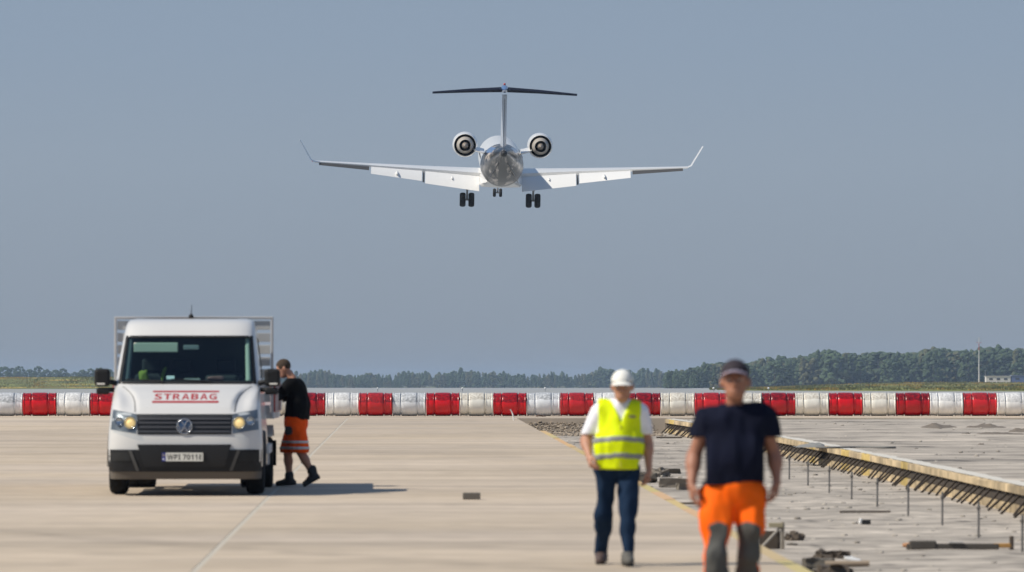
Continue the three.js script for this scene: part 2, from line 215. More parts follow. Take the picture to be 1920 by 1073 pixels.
// ---------------------------------------------------------------- barrel barrier
{
  const d = 159, base = SLOPE * d, r = .35, len = .985;
  const prof = [[.001, -.4925], [.30, -.4925], [.315, -.485], [.335, -.488], [.345, -.478], [.345, -.455], [.325, -.435], [.332, -.40], [.335, -.30], [.332, -.275], [.312, -.265], [.312, -.235], [.338, -.225], [.346, -.2], [.350, -.1], [.350, .1], [.346, .2], [.338, .225], [.312, .235], [.312, .265], [.332, .275], [.335, .30], [.332, .40], [.325, .435], [.345, .455], [.345, .478], [.335, .488], [.315, .485], [.30, .4925], [.001, .4925]];
  const body = toCreasedNormals(lathe(prof, 40).rotateZ(Math.PI / 2), .9);
  { const p = body.attributes.position, uv = body.attributes.uv; for (let i = 0; i < p.count; i++) uv.setXY(i, p.getX(i) + .5, clamp(Math.atan2(p.getY(i), p.getZ(i)) / Math.PI / 2 + .5, .001, .999)); }   // v = .5 faces the camera, .75 is the upper side
  const hoop = new THREE.TorusGeometry(.338, .012, 8, 36).rotateY(Math.PI / 2);
  const cap = lathe([[.001, 0], [.045, 0], [.045, .025], [.001, .03]], 12).rotateZ(-Math.PI / 2).translate(.492, .16, .05);
  // road dust and grime with a ragged edge lies on the upper sides of the drums
  const drumTex = (c, dirt, seed) => tex(256, 512, (u, v) => { const a = (v - .5) * 360; const edge = 15 + 14 * (fbm(u * 7 + seed, 2, 3) - .5), cover = sstep(edge, edge + 5, a) * sstep(185, 150, a), g = fbm(u * 26 + seed, v * 60, 3), s = cover * clamp(.35 + 1.3 * (g - .32)), w = 1 + .10 * (fbm(u * 12 + seed, v * 9, 3) - .5); return [0, 1, 2].map(k => lerp(c[k] * w, dirt[k], s)); });
  const reds = [0, 1, 2].map(i => PM(1, 1, 1, .28, { map: drumTex([[.82, .06, .10], [.72, .07, .10], [.80, .15, .17]][i], [[.36, .05, .06], [.28, .05, .06], [.44, .12, .12]][i], i * 13) })), whites = [0, 1, 2].map(i => PM(1, 1, 1, .4, { map: drumTex([[.94, .94, .93], [.88, .89, .90], [.91, .90, .86]][i], [[.70, .70, .70], [.58, .59, .60], [.66, .63, .58]][i], 50 + i * 13) }));
  const R = rng(8), protos = {};
  for (let i = -3; i <= 31; i++) {
    const red = ((i % 2) + 2) % 2 === 0, key = (red ? 'r' : 'w') + (Math.floor(R() * 3)), v = +key[1];
    const cx = (44 + 62.9 * (i + .5) - CX) / F * d, mat = (red ? reds : whites)[v];
    const label = red ? 'red plastic drum lying on its side in the barrier row' : 'white plastic drum lying on its side in the barrier row', group = red ? 'red barrier drums' : 'white barrier drums', nm = red ? 'red_barrel' : 'white_barrel';
    let t; const p = V(cx + (R() - .5) * .012, base + .348, -d + (R() - .5) * .16);
    if (!protos[key]) { t = protos[key] = thing(nm, label, 'barrel', p, 0, group); mesh('drum_body', body, mat, t); for (const s of [-.25, .25]) mesh('rolling_hoop', hoop.clone().translate(s + (s > 0 ? .03 : -.03), 0, 0), mat, t); mesh('bung_cap', cap, mat, t); }
    else { t = protos[key].clone(); t.name = numbered(nm); t.position.copy(p); scene.add(t); }
    t.rotation.set((R() - .5) * .34, (R() - .5) * .05, (R() - .5) * .008);
  }
}
// ---------------------------------------------------------------- the jet
{
  const jet = thing('passenger_jet', 'white twin-engine passenger jet with T-tail and lowered landing gear in the air', 'airplane', atDepth(939, 298, 330));
  jet.rotation.set(.0716, .013, -.0155, 'YXZ');
  const white = PM(.72, .715, .70, .32, { clearcoat: .5, clearcoatRoughness: .15 }), navy = PM(.010, .013, .026, .9, { specularIntensity: .15 }), metal = M(1, 1, 1, .3, { metalness: .25, map: tex(512, 256, (u, v) => { const a = Math.abs(((u + .25) % 1) - .0), low = Math.min(a, 1 - a); let k = .42 + 1.3 * (fbm(Math.abs(u - .25) * 14, v * 7 + 2, 4) - .5); const st = fbm(Math.abs(u - .25) * 20 + 9, v * 9 + Math.abs(u - .25) * 6, 3); if (st > .53) k *= .35; if (low < .035 + .02 * n2(v * 9, 2) && v > .25) k = .13; k = Math.max(.1, k); return [k * 1.04, k * .98, k * .93]; }) }), dark = M(.02, .02, .022, .6), grey = M(.34, .34, .35, .45, { metalness: .4 }), tyre = M(.008, .008, .009, .85), soot = M(.30, .26, .22, .5, { metalness: .3 }), panelGrey = M(.14, .14, .14, .5), blue = PM(.05, .13, .33, .3, { clearcoat: .6 });  // metal's map paints mottled reflections and markings onto the tail cone
  const ring = (z, r, cy, n = 36) => Array.from({ length: n }, (_, i) => { const a = i / n * Math.PI * 2; return V(Math.cos(a) * r, cy + Math.sin(a) * r, z); });
  const hull = mesh('fuselage', loft([[-20.2, .04, -.60], [-19.7, .38, -.56], [-18.6, .78, -.43], [-17, 1.12, -.3], [-15, 1.29, -.22], [-13, 1.325, -.2], [5.6, 1.325, -.2], [6.9, 1.305, -.18]].map(s => ring(...s))), white, jet);
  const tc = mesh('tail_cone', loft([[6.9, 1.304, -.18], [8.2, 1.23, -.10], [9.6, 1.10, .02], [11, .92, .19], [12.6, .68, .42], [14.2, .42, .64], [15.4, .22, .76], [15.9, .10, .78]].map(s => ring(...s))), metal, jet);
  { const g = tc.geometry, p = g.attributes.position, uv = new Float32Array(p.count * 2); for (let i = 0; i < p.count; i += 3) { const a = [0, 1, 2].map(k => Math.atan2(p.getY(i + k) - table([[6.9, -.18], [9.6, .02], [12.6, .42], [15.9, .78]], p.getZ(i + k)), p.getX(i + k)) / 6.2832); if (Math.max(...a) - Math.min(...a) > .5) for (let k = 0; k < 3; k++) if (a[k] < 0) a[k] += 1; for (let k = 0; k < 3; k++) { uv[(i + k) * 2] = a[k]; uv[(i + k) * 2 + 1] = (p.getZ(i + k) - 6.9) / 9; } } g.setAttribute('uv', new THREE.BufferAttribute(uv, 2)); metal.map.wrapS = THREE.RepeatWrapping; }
  mesh('tail_cap', loft([[15.6, .20, .77], [15.85, .16, .78], [16.02, .05, .78]].map(s => ring(s[0], s[1], s[2], 16))), dark, tc);
  for (const s of [-1, 1]) mesh('strake', loft([[V(s * .55, -.55, 9.8), V(s * .95, -1.15, 11), V(s * .97, -1.13, 11), V(s * .58, -.52, 9.8)], [V(s * .25, .15, 13.6), V(s * .75, -.62, 13.9), V(s * .77, -.60, 13.9), V(s * .28, .18, 13.6)]]), M(.2, .2, .2, .4), tc);
  for (const s of [-1, 1]) mesh('tail_stripe', loft([0, 1, 2, 3, 4].map(k => { const z = 7.4 + k * 1.1, r = table([[6.9, 1.304], [8.2, 1.23], [9.6, 1.10], [11, .92], [12.6, .68]], z) + .006, cy = table([[6.9, -.18], [8.2, -.10], [9.6, .02], [11, .19], [12.6, .42]], z); const a0 = .62 - k * .02, a1 = 1.02; return [0, 1, 2, 3].map(q => { const a = lerp(a0, a1, q / 3); return V(s * Math.cos(a) * r, cy + Math.sin(a) * r, z); }).concat([3, 2, 1, 0].map(q => { const a = lerp(a0, a1, q / 3); return V(s * Math.cos(a) * (r - .01), cy + Math.sin(a) * (r - .01), z); })); })), blue, tc);
  for (const s of [-1, 1]) for (let k = 0; k < 20; k++) mesh('cabin_window', new THREE.SphereGeometry(1, 8, 6).scale(.012, .17, .12).translate(s * 1.285, .10, -12.5 + k * .85), dark, hull);
  const bf = [[-5.5, .5, -1.05], [-4, 1.25, -1.55], [-1, 1.32, -1.72], [1.4, 1.28, -1.70], [3.2, 1.05, -1.5], [5.2, .4, -1.2]];
  mesh('belly_fairing', loft(bf.map(([z, w, y]) => [V(-w * .86, -.72, z), V(-w, -1.1, z), V(-w * 1.02, lerp(-1.1, y, .75), z), V(-w * .93, y, z), V(0, y - .04, z), V(w * .93, y, z), V(w * 1.02, lerp(-1.1, y, .75), z), V(w, -1.1, z), V(w * .86, -.72, z), V(0, -.6, z)])), white, jet);
  // airfoil section: chord from LE towards the tail (+z), twist nose-up
  const foil = (s) => { const P = [], N = 9, c = Math.cos(s.tw || 0), n = Math.sin(s.tw || 0); const pt = (t, up) => { const th = s.t * 2.6 * (Math.sqrt(t) * .5 - .22 * t - .28 * t * t) * (up ? 1 : -.75) + (up ? .003 : -.003); const zz = t * s.c, yy = th * s.c; return V(s.x + (s.nx || 0) * yy, s.y + yy * c - zz * n, s.z + zz * c + yy * n); }; const e = s.cut || 1; for (let i = 0; i <= N; i++) P.push(pt(e * Math.pow(i / N, 1.7), true)); for (let i = N; i >= 1; i--) P.push(pt(e * Math.pow(i / N, 1.7), false)); return P; };
  const inc = .045, dh = x => -.92 + (x - 1.2) * .060;
  const LE = x => -4 + (x - 1.2) * .475, CH = x => x < 4.75 ? lerp(5.15, 3.5, (x - 1.2) / 3.55) : lerp(3.5, 1.45, (x - 4.75) / 6.75);
  for (const s of [-1, 1]) {
    const w = new THREE.Group(); w.name = 'wing'; jet.add(w);
    const sec = (x, cut) => foil({ x: s * x, y: dh(x), z: LE(x), c: CH(x), t: .13 - .003 * x, tw: inc - .0025 * x, cut });
    mesh('wing_panel', loft([sec(.9, .77), sec(3, .77), sec(4.75, .77), sec(8.1, .77), sec(8.101, .78), sec(11.5, .80)]), white, w);
    const hinge = (x, k) => V(s * x, dh(x) - k * CH(x) * Math.sin(inc - .0025 * x), LE(x) + k * CH(x));
    const flapSec = (x, chord, ang, dy, dz, k = .77) => { const h = hinge(x, k); return foil({ x: h.x, y: h.y + dy, z: h.z + dz, c: chord, t: .11, tw: ang }); };
    mesh('flap', loft([flapSec(1.32, 1.55, .60, -.03, .03), flapSec(4.66, 1.28, .60, -.02, .03)]), white, w);
    mesh('flap', loft([flapSec(4.86, 1.12, .56, -.02, .03), flapSec(8.0, .82, .52, -.02, .02)]), white, w);
    mesh('flap_end_plate', loft([flapSec(4.70, .9, .72, -.10, .0), flapSec(4.82, .9, .72, -.10, .0)]), panelGrey, w);
    mesh('aileron', loft([flapSec(8.12, .62, .34, -.015, .015, .78), flapSec(11.2, .42, .34, -.01, .012, .79)]), M(.05, .048, .045, .6), w);
    for (const fx of [3.0, 6.4]) { const h = hinge(fx, .66); mesh('flap_fairing', new THREE.SphereGeometry(1, 12, 8).scale(.13, .15, 1.0).rotateX(.1).translate(h.x, h.y - .24, h.z + .25), white, w); }
    mesh('winglet', loft([[0, 11.5, 0, 1.42], [.35, 11.72, .12, 1.15], [.75, 11.95, .55, .9], [1.15, 12.4, 1.32, .5]].map(([dz, x, y, c]) => [V(s * x, dh(11.5) + y + .03, LE(11.5) + dz), V(s * (x + .035), dh(11.5) + y, LE(11.5) + dz + c * .3), V(s * (x + .008), dh(11.5) + y, LE(11.5) + dz + c), V(s * (x - .035), dh(11.5) + y + .03, LE(11.5) + dz + c * .3)])), white, w);
    mesh('navigation_light', ball(.06, .05, .1, s * 11.62, dh(11.5) + .02, LE(11.5) + .1), s < 0 ? mRedPaint : M(.05, .35, .1, .3), w);
    // engine
    const e = new THREE.Group(); e.name = 'engine'; e.position.set(s * 2.27, 1.06, 8.0); jet.add(e); const Z = g => g.rotateX(Math.PI / 2);      // lathe y becomes +z (aft)
    mesh('nacelle', Z(lathe([[.56, -1.9], [.60, -2.05], [.66, -2.08], [.72, -1.9], [.76, -1.2], [.765, -.2], [.735, .6], [.675, 1.15], [.65, 1.16], [.645, 1.0], [.60, .2]], 40)), white, e);
    mesh('bypass_duct', Z(lathe([[.638, 1.13], [.60, .8], [.58, .2], [.001, .2]], 36)), dark, e);
    mesh('core_cowl', Z(lathe([[.50, .22], [.53, .8], [.51, 1.15], [.36, 1.85], [.345, 1.85], [.32, 1.6]], 36)), M(.42, .385, .34, .5, { metalness: .15 }), e);
    mesh('core_nozzle', Z(lathe([[.338, 1.82], [.29, 1.4], [.001, 1.38]], 28)), dark, e);
    mesh('exhaust_cone', Z(lathe([[.21, 1.4], [.20, 1.75], [.13, 2.05], [.02, 2.26], [.001, 2.27]], 24)), soot, e);
    mesh('fan_spinner', Z(lathe([[.56, -1.5], [.2, -1.55], [.001, -1.8]], 28)), dark, e);
    mesh('pylon', loft([foil({ x: s * 1.1, y: .62, z: 5.9, c: 3.7, t: .10 }), foil({ x: s * 1.75, y: .80, z: 6.2, c: 3.3, t: .10 })]), white, jet);
    // main gear
    const lg = new THREE.Group(); lg.name = 'main_gear'; lg.position.set(s * 2.05, -1.15, -.5); jet.add(lg);
    mesh('strut', merge([rod(V(0, -.05, 0), V(0, -.85, .05), .11, .09), rod(V(0, -.8, .05), V(0, -1.43, .08), .065, .065), rod(V(-.33, -1.43, .08), V(.33, -1.43, .08), .06, .06), rod(V(0, -1.1, .02), V(0, -.75, .32), .035, .035)]), grey, lg);
    mesh('gear_door', box(.04, .6, .6, s * .22, -.45, -.3, .015), white, lg);
    for (const k of [-1, 1]) { const wh = mesh('wheel', lathe([[.20, -.16], [.36, -.185], [.42, -.14], [.445, -.04], [.445, .04], [.42, .14], [.36, .185], [.20, .16]], 28).rotateZ(Math.PI / 2).translate(k * .27, -1.43, .08), tyre, lg); mesh('rim', lathe([[.001, -.09], [.15, -.10], [.205, -.125], [.205, .125], [.15, .10], [.001, .09]], 20).rotateZ(Math.PI / 2).translate(k * .27, -1.43, .08), grey, wh); }
  }
  const ng = new THREE.Group(); ng.name = 'nose_gear'; ng.position.set(0, -1.1, -15.6); jet.add(ng);
  mesh('strut', merge([rod(V(0, 0, 0), V(0, -1.55, .05), .07, .06), rod(V(-.24, -1.55, .05), V(.24, -1.55, .05), .045, .045), rod(V(0, -.9, .03), V(0, -.1, -.7), .04, .04)]), grey, ng);
  for (const k of [-1, 1]) mesh('wheel', lathe([[.001, -.09], [.22, -.10], [.27, -.06], [.28, 0], [.27, .06], [.22, .10], [.001, .09]], 22).rotateZ(Math.PI / 2).translate(k * .2, -1.55, .05), tyre, ng);
  for (const k of [-1, 1]) mesh('gear_door', box(.03, .5, 1.0, k * .35, -.3, 0, .01), white, ng);
  // fin and tailplane
  const vsec = (y, z, c, t) => foil({ x: 0, y: 0, z, c, t }).map(p => V(p.y * 1.05, y, p.z));
  const fin = mesh('fin', loft([vsec(.9, 6.9, 6.4, .055), vsec(1.6, 8.6, 4.7, .075), vsec(2.6, 10.0, 3.9, .085), vsec(4.2, 12.2, 3.0, .10)]), M(.42, .46, .52, .4), jet);
  mesh('rudder_edge', loft([vsec(1.7, 12.95, .55, .05), vsec(4.0, 14.75, .5, .05)]), navy, fin);
  mesh('tail_bullet', loft([[11.9, .03], [12.3, .15], [13.2, .23], [14.6, .22], [15.6, .12], [16.1, .03]].map(([z, r]) => ring(z, r, 4.55, 16))), blue, fin);
  mesh('tail_beacon', ball(.07, .08, .1, 0, 4.82, 13.6), mRedPaint, fin);
  for (const s of [-1, 1]) { const tp = mesh('tailplane', loft([foil({ x: 0, y: 4.47, z: 12.5, c: 2.75, t: .13, tw: -.02 }), foil({ x: s * 2, y: 4.40, z: 13.4, c: 2.05, t: .13, tw: -.02 }), foil({ x: s * 4.27, y: 4.27, z: 14.45, c: 1.2, t: .12, tw: -.02 })]), navy, jet); mesh('elevator', loft([foil({ x: s * .35, y: 4.49, z: 15.1, c: .62, t: .12, tw: -.10 }), foil({ x: s * 4.1, y: 4.28, z: 15.55, c: .34, t: .12, tw: -.10 })]), navy, tp); }
}
// ---------------------------------------------------------------- the flatbed van
{
  const P0 = at(351, 927), ZW = 67.5;
  const van = thing('flatbed_van', 'white flatbed van with slatted headboard and red lettering parked on the apron', 'van', P0, .021);
  const paint = PM(.60, .59, .57, .3, { clearcoat: .7, clearcoatRoughness: .1 }), plastic = PM(.013, .013, .014, .6, { specularIntensity: .5 }), rubber = PM(.012, .012, .012, .9, { specularIntensity: .4 }), glass = PM(.58, .74, .73, .02, { transmission: 1, thickness: 0, ior: 1.45 }), chrome = M(.55, .58, .62, .2, { metalness: 1 }), inside = M(.03, .033, .036, .8), lens = PM(.92, .95, .97, .03, { transmission: 1, thickness: 0 }), dust = M(.115, .098, .08, .85), alu = M(.60, .61, .62, .45, { metalness: .35 }), redBoard = M(.30, .035, .03, .5);
  const ZF = [[.20, .92], [.30, .955], [.45, .975], [.60, .97], [.64, .965], [.80, .935], [.95, .89], [1.02, .85], [1.10, .77], [1.2, .62], [1.30, .42], [1.385, .20], [1.45, .13], [2.0, -.46], [2.07, -.54], [2.14, -.635], [2.19, -.73], [2.225, -.88], [2.235, -1.05]];
  const WF = [[.20, .93], [.35, .965], [.62, .968], [.80, .96], [1.0, .945], [1.2, .93], [1.385, .915], [1.6, .90], [2.0, .845], [2.1, .832], [2.17, .818], [2.215, .785], [2.235, .72]];
  const zf = y => table(ZF, y), wf = y => table(WF, y), CC = .42;
  const crease = (x, y) => { if (y < 1.03 || y > 1.385) return 0; const k = (y - 1.03) / .355, xe = .63 + .02 * k + .17 * k ** 3.2, a = Math.abs(x); return -.085 * Math.sin(Math.PI * clamp(k)) * sstep(xe - .07, xe + .02, a) * sstep(xe + .2, xe + .06, a); };
  const front = (x, y) => { const t = clamp(Math.abs(x) / wf(y)); return zf(y) - CC * (1 - Math.pow(Math.max(0, 1 - t ** 4), .25)) + crease(x, y); };
  // cab shell: columns run round the nose from one rear pillar to the other; openings are left for the glass
  const ys = [.36, .45, .60, .7, .80, .95, 1.02, 1.04, 1.06, 1.08, 1.10, 1.12, 1.14, 1.16, 1.18, 1.2, 1.22, 1.24, 1.26, 1.28, 1.30, 1.32, 1.34, 1.36, 1.385, 1.42, 1.44, 1.55, 1.7, 1.85, 1.985, 2.0, 2.04, 2.07, 2.14, 2.19, 2.215, 2.228, 2.235], zr = -1.95;
  const fs = []; for (let i = 0; i <= 96; i++) fs.push(Math.sin((i / 96 - .5) * Math.PI)); const sideN = 8, cols = sideN * 2 + fs.length;
  const pt = (c, y) => { const w = wf(y); if (c < sideN) return V(-w, y, lerp(zr, zf(y) - CC, c / sideN)); if (c >= sideN + fs.length) return V(w, y, lerp(zf(y) - CC, zr, (c - sideN - fs.length + 1) / sideN)); const x = fs[c - sideN] * w; return V(x, y, front(x, y)); };
  const pos = [], ix = []; for (const y of ys) for (let c = 0; c < cols; c++) { const q = pt(c, y); pos.push(q.x, q.y, q.z); }
  const hole = (c, j) => { const y0 = ys[j], y1 = ys[j + 1]; if (c >= sideN && c < sideN + fs.length - 1) { const m = (fs[c - sideN] + fs[c - sideN + 1]) / 2; return y0 >= 1.419 && y1 <= 2.001 && Math.abs(m) < .925; } const k = c < sideN ? c : cols - 2 - c; return y0 >= 1.43 && y1 <= 1.99 && k >= 2 && k <= 5; };
  for (let j = 0; j < ys.length - 1; j++) for (let c = 0; c < cols - 1; c++) if (!hole(c, j)) { const a = j * cols + c, b = a + 1; ix.push(a, b, b + cols, a, b + cols, a + cols); }
  const cabG = new THREE.BufferGeometry(); cabG.setAttribute('position', new THREE.Float32BufferAttribute(pos, 3)); cabG.setIndex(ix);
  const backW = new THREE.Shape(); const bp = ys.map(y => [wf(y), y]); backW.moveTo(-bp[0][0], bp[0][1]); bp.forEach(q => backW.lineTo(q[0], q[1])); [...bp].reverse().forEach(q => backW.lineTo(-q[0], q[1]));
  const roofCap = gridGeo(12, 8, (u, v) => { const x = lerp(-.72, .72, u), z0 = front(x, 2.2349); return V(x, 2.236 + .012 * Math.sin(Math.PI * u), lerp(zr, z0 + .004, v)); });
  const cab = mesh('cab', merge([toCreasedNormals(cabG, .6), new THREE.ShapeGeometry(backW).translate(0, 0, zr), roofCap]), paint, van);
  // a patch that hugs the nose: bilinear in (x, y), stands off by o with side skirts of depth t
  const patch = (c, o, t = .02, nu = 10, nv = 4) => { const B = (u, v) => { const x = lerp(lerp(c[0][0], c[1][0], u), lerp(c[3][0], c[2][0], u), v), y = lerp(lerp(c[0][1], c[1][1], u), lerp(c[3][1], c[2][1], u), v); return [x, y]; }; const G = (u, v, k) => { const [x, y] = B(u, v); return V(x, y, front(x, y) + o - k); }; return mergeGeometries([gridGeo(nu, nv, (u, v) => G(u, v, 0)), gridGeo(nu, 1, (u, v) => G(u, 0, t * (1 - v))), gridGeo(nu, 1, (u, v) => G(u, 1, t * v)), gridGeo(1, nv, (u, v) => G(0, v, t * (1 - u))), gridGeo(1, nv, (u, v) => G(1, v, t * u))]); };
  const ws = mesh('windscreen', patch([[-.845, 1.42], [.845, 1.42], [.785, 2.0], [-.785, 2.0]], -.006, 0.001, 24, 10), glass, van);
  mesh('windscreen_seal', merge([patch([[-.865, 1.395], [.865, 1.395], [.86, 1.428], [-.86, 1.428]], .006, .03, 24, 2), patch([[-.81, 1.985], [.81, 1.985], [.80, 2.012], [-.80, 2.012]], .006, .03, 24, 2), patch([[-.875, 1.40], [-.84, 1.40], [-.78, 2.01], [-.81, 2.01]], .006, .03, 3, 10), patch([[.84, 1.40], [.875, 1.40], [.81, 2.01], [.78, 2.01]], .006, .03, 3, 10)]), plastic, ws);
  for (const s of [-1, 1]) { const wb = V(s * .30, 1.425, front(s * .3, 1.425) + .02), we = V(s * .30 - .5, 1.455, front(s * .3 - .5, 1.455) + .018); mesh('wiper', merge([rod(wb, we, .012, .006), rod(V(s * .3, 1.40, front(s * .3, 1.4)), wb, .016, .016)]), plastic, ws); }
  for (const s of [-1, 1]) mesh('side_window', gridGeo(4, 4, (u, v) => { const y = lerp(1.43, 1.99, v); return V(s * (wf(y) - .006), y, lerp(lerp(zr, zf(y) - CC, 2 / sideN), lerp(zr, zf(y) - CC, 6 / sideN), u)); }), glass, van);
  // bonnet lettering and its two rules
  const font = await new FontLoader().loadAsync('fonts/droid/droid_sans_bold.typeface.json');
  const letterRed = M(.36, .03, .035, .5);
  const wrap = (g, x0, x1, y0, y1, o) => { g.computeBoundingBox(); const b = g.boundingBox, p = g.attributes.position; for (let i = 0; i < p.count; i++) { const x = lerp(x0, x1, (p.getX(i) - b.min.x) / (b.max.x - b.min.x)), y = lerp(y0, y1, (p.getY(i) - b.min.y) / (b.max.y - b.min.y)); p.setXYZ(i, x, y, front(x, y) + (p.getZ(i) > .5 * b.max.z ? o : -.002)); } g.computeVertexNormals(); return g; };
  { const word = 'STRABAG', x0 = -.40, x1 = .40, w = (x1 - x0) / word.length; [...word].forEach((ch, i) => mesh('letter', wrap(new TextGeometry(ch, { font, size: 1, depth: .1, curveSegments: 6, bevelEnabled: false }), x0 + w * (i + .09), x0 + w * (i + .91), 1.200, 1.272, .005), letterRed, van)); mesh('lettering_rule', patch([[-.415, 1.290], [.415, 1.290], [.415, 1.310], [-.415, 1.310]], .005, .008, 14, 1), letterRed, van); mesh('lettering_rule', patch([[-.415, 1.158], [.415, 1.158], [.415, 1.183], [-.415, 1.183]], .005, .008, 14, 1), letterRed, van); }
  for (const s of [-1, 1]) { const C = k => [.615 + .02 * k + .17 * k ** 3.2, lerp(1.045, 1.365, k)], segs = []; for (let i = 0; i < 8; i++) { const a = C(i / 8), b = C((i + 1) / 8), w = .016; segs.push(patch([[s * a[0], a[1]], [s * (a[0] + w), a[1]], [s * (b[0] + w), b[1]], [s * b[0], b[1]]], .009, .014, 1, 2)); } mesh('bonnet_shut_line', merge(segs), M(.17, .17, .17, .8), van); }
  mesh('bonnet_gap', patch([[-.62, 1.008], [.62, 1.008], [.62, 1.018], [-.62, 1.018]], .003, .01, 20, 1), plastic, van);
  // grille with bars and round badge
  const gr = mesh('grille', patch([[-.585, .765], [.585, .765], [.60, 1.005], [-.60, 1.005]], .008, .03, 18, 4), M(.012, .012, .014, .5), van);
  for (const y of [.80, .855, .91, .96]) mesh('grille_bar', patch([[-.575, y - .011], [.575, y - .011], [.575, y + .011], [-.575, y + .011]], .022, .02, 16, 1), M(.055, .055, .06, .35), gr);
  { const y = .865, z = front(0, y) + .03, R = .093, bar = (a, b, m) => { const g = rod(V(a[0], a[1], 0), V(b[0], b[1], 0), .0062, .0062, 6); return g.translate(0, y, z + .012); };
    const bd = mesh('badge', lathe([[.001, .012], [R, .008], [R, -.02], [.001, -.02]], 28).rotateX(Math.PI / 2).translate(0, y, z), PM(.025, .06, .14, .2, { clearcoat: 1 }), van);
    mesh('badge_ring', new THREE.TorusGeometry(R, .0075, 8, 30).translate(0, y, z + .01), chrome, bd);
    mesh('badge_mark', merge([bar([-.042, .075], [0, .012]), bar([.042, .075], [0, .012]), bar([-.082, .03], [-.042, -.07]), bar([-.042, -.07], [0, .002]), bar([0, .002], [.042, -.07]), bar([.042, -.07], [.082, .03])]), chrome, bd); }
  // headlights: housing, reflectors, clear lens
  const lit = new THREE.MeshStandardMaterial({ color: 0xe8c890, emissive: new THREE.Color(1, .70, .26), emissiveIntensity: .6, roughness: .3 });
  for (const s of [-1, 1]) {
    const q = [[s * .60, .775], [s * .925, .825], [s * .905, 1.075], [s * .605, 1.02]];
    const hl = mesh('headlight', patch(q, .004, .03, 10, 5), M(.15, .165, .18, .3, { metalness: .4 }), van), bowl = (x, y, r, m, n) => mesh(n, lathe([[.001, 0], [r * .5, .006], [r * .85, .02], [r, .04], [r * 1.06, .04], [r * 1.06, -.02]], 22).rotateX(Math.PI / 2).translate(x, y, front(x, y) + .012), m, hl);
    bowl(s * .68, .91, .072, chrome, 'reflector'); mesh('daytime_lamp', ball(.052, .052, .025, s * .68, .91, front(s * .68, .91) + .03), lit, hl); bowl(s * .82, .93, .052, chrome, 'reflector');
    mesh('lens', patch(q, .055, .05, 10, 5), lens, hl);
    mesh('wheel_arch', new THREE.TorusGeometry(.42, .035, 8, 20, Math.PI).rotateY(Math.PI / 2).translate(s * .955, .36, 0), plastic, van);
  }
  // bumper: painted band is part of the nose, black skirt below, dusty lip, slots, plate
  const bumper = mesh('bumper', patch([[-.955, .30], [.955, .30], [.962, .575], [-.962, .575]], .02, .12, 40, 5), plastic, van);
  mesh('bumper_center', patch([[-.50, .36], [.50, .36], [.585, .64], [-.585, .64]], .03, .04, 18, 4), PM(.018, .018, .019, .5, { specularIntensity: .5 }), bumper);
  mesh('bumper_lip', patch([[-.945, .205], [.945, .205], [.955, .305], [-.955, .305]], .012, .2, 40, 3), dust, bumper);
  for (const s of [-1, 1]) { mesh('air_slot', patch([[s * .66, .43], [s * .92, .43], [s * .93, .54], [s * .70, .54]], .026, .02, 8, 3), M(.006, .006, .006, .7), bumper); mesh('bumper_rib', patch([[s * .56, .31], [s * .60, .31], [s * .70, .57], [s * .66, .57]], .035, .03, 2, 4), M(.06, .058, .055, .6), bumper); }
  { const cv = document.createElement('canvas'); cv.width = 512; cv.height = 112; const c = cv.getContext('2d'); c.fillStyle = '#d9d8d0'; c.fillRect(0, 0, 512, 112); c.fillStyle = '#1c2a86'; c.fillRect(0, 0, 50, 112); c.fillStyle = '#e8d44a'; c.font = 'bold 26px sans-serif'; c.textAlign = 'center'; c.beginPath(); c.arc(25, 36, 13, 0, 7); c.lineWidth = 4; c.strokeStyle = '#e8d44a'; c.stroke(); c.fillStyle = '#fff'; c.font = 'bold 30px sans-serif'; c.fillText('PL', 25, 96); c.fillStyle = '#161616'; c.font = 'bold 88px sans-serif'; c.fillText('WPI 7011E', 284, 89); c.strokeStyle = '#222'; c.lineWidth = 4; c.strokeRect(2, 2, 508, 108);
    const t = new THREE.CanvasTexture(cv); t.colorSpace = THREE.SRGBColorSpace; const x = -.02, z = front(0, .5) + .05; const pl = mesh('number_plate', box(.535, .128, .014, x, .485, z - .01, .004), plastic, bumper); mesh('plate_face', new THREE.PlaneGeometry(.52, .114).translate(x, .485, z), M(1, 1, 1, .45, { map: t }), pl); }
  // antenna, mirrors
  mesh('aerial', merge([lathe([[.001, 0], [.035, 0], [.03, .03], [.012, .05], [.001, .05]], 12).translate(0, 2.246, -1.15), rod(V(0, 2.28, -1.15), V(0, 2.42, -1.42), .007, .003, 6)]), plastic, cab);
  for (const s of [-1, 1]) { const m = mesh('door_mirror', merge([box(.20, .225, .13, s * 1.075, 1.475, .02, .045), box(.17, .09, .12, s * 1.065, 1.305, .02, .03), rod(V(s * .89, 1.40, -.05), V(s * 1.06, 1.44, 0), .035, .03), rod(V(s * .90, 1.32, -.05), V(s * 1.05, 1.32, 0), .03, .03)]), plastic, van); mesh('indicator', box(.10, .022, .012, s * 1.09, 1.395, .087, .004), M(.75, .72, .66, .25), m); mesh('mirror_glass', box(.16, .19, .006, s * 1.075, 1.475, -.05, .002), chrome, m); }
  // cabin
  mesh('cabin_floor', box(1.7, .06, 2.2, 0, .60, -.85, 0), inside, van); mesh('cabin_back', box(1.62, 1.45, .05, 0, 1.4, -1.88, 0), M(.05, .055, .06, .9), van); mesh('headlining', box(1.5, .03, 1.05, 0, 2.08, -1.32, 0), M(.10, .11, .11, .95), van);
  const dash = mesh('dashboard', merge([box(1.66, .34, .50, 0, 1.17, -.32, .06), box(1.66, .06, .42, 0, 1.405, -.20, .02), box(.42, .12, .22, .42, 1.45, -.40, .05)]), M(.022, .024, .026, .75), van);
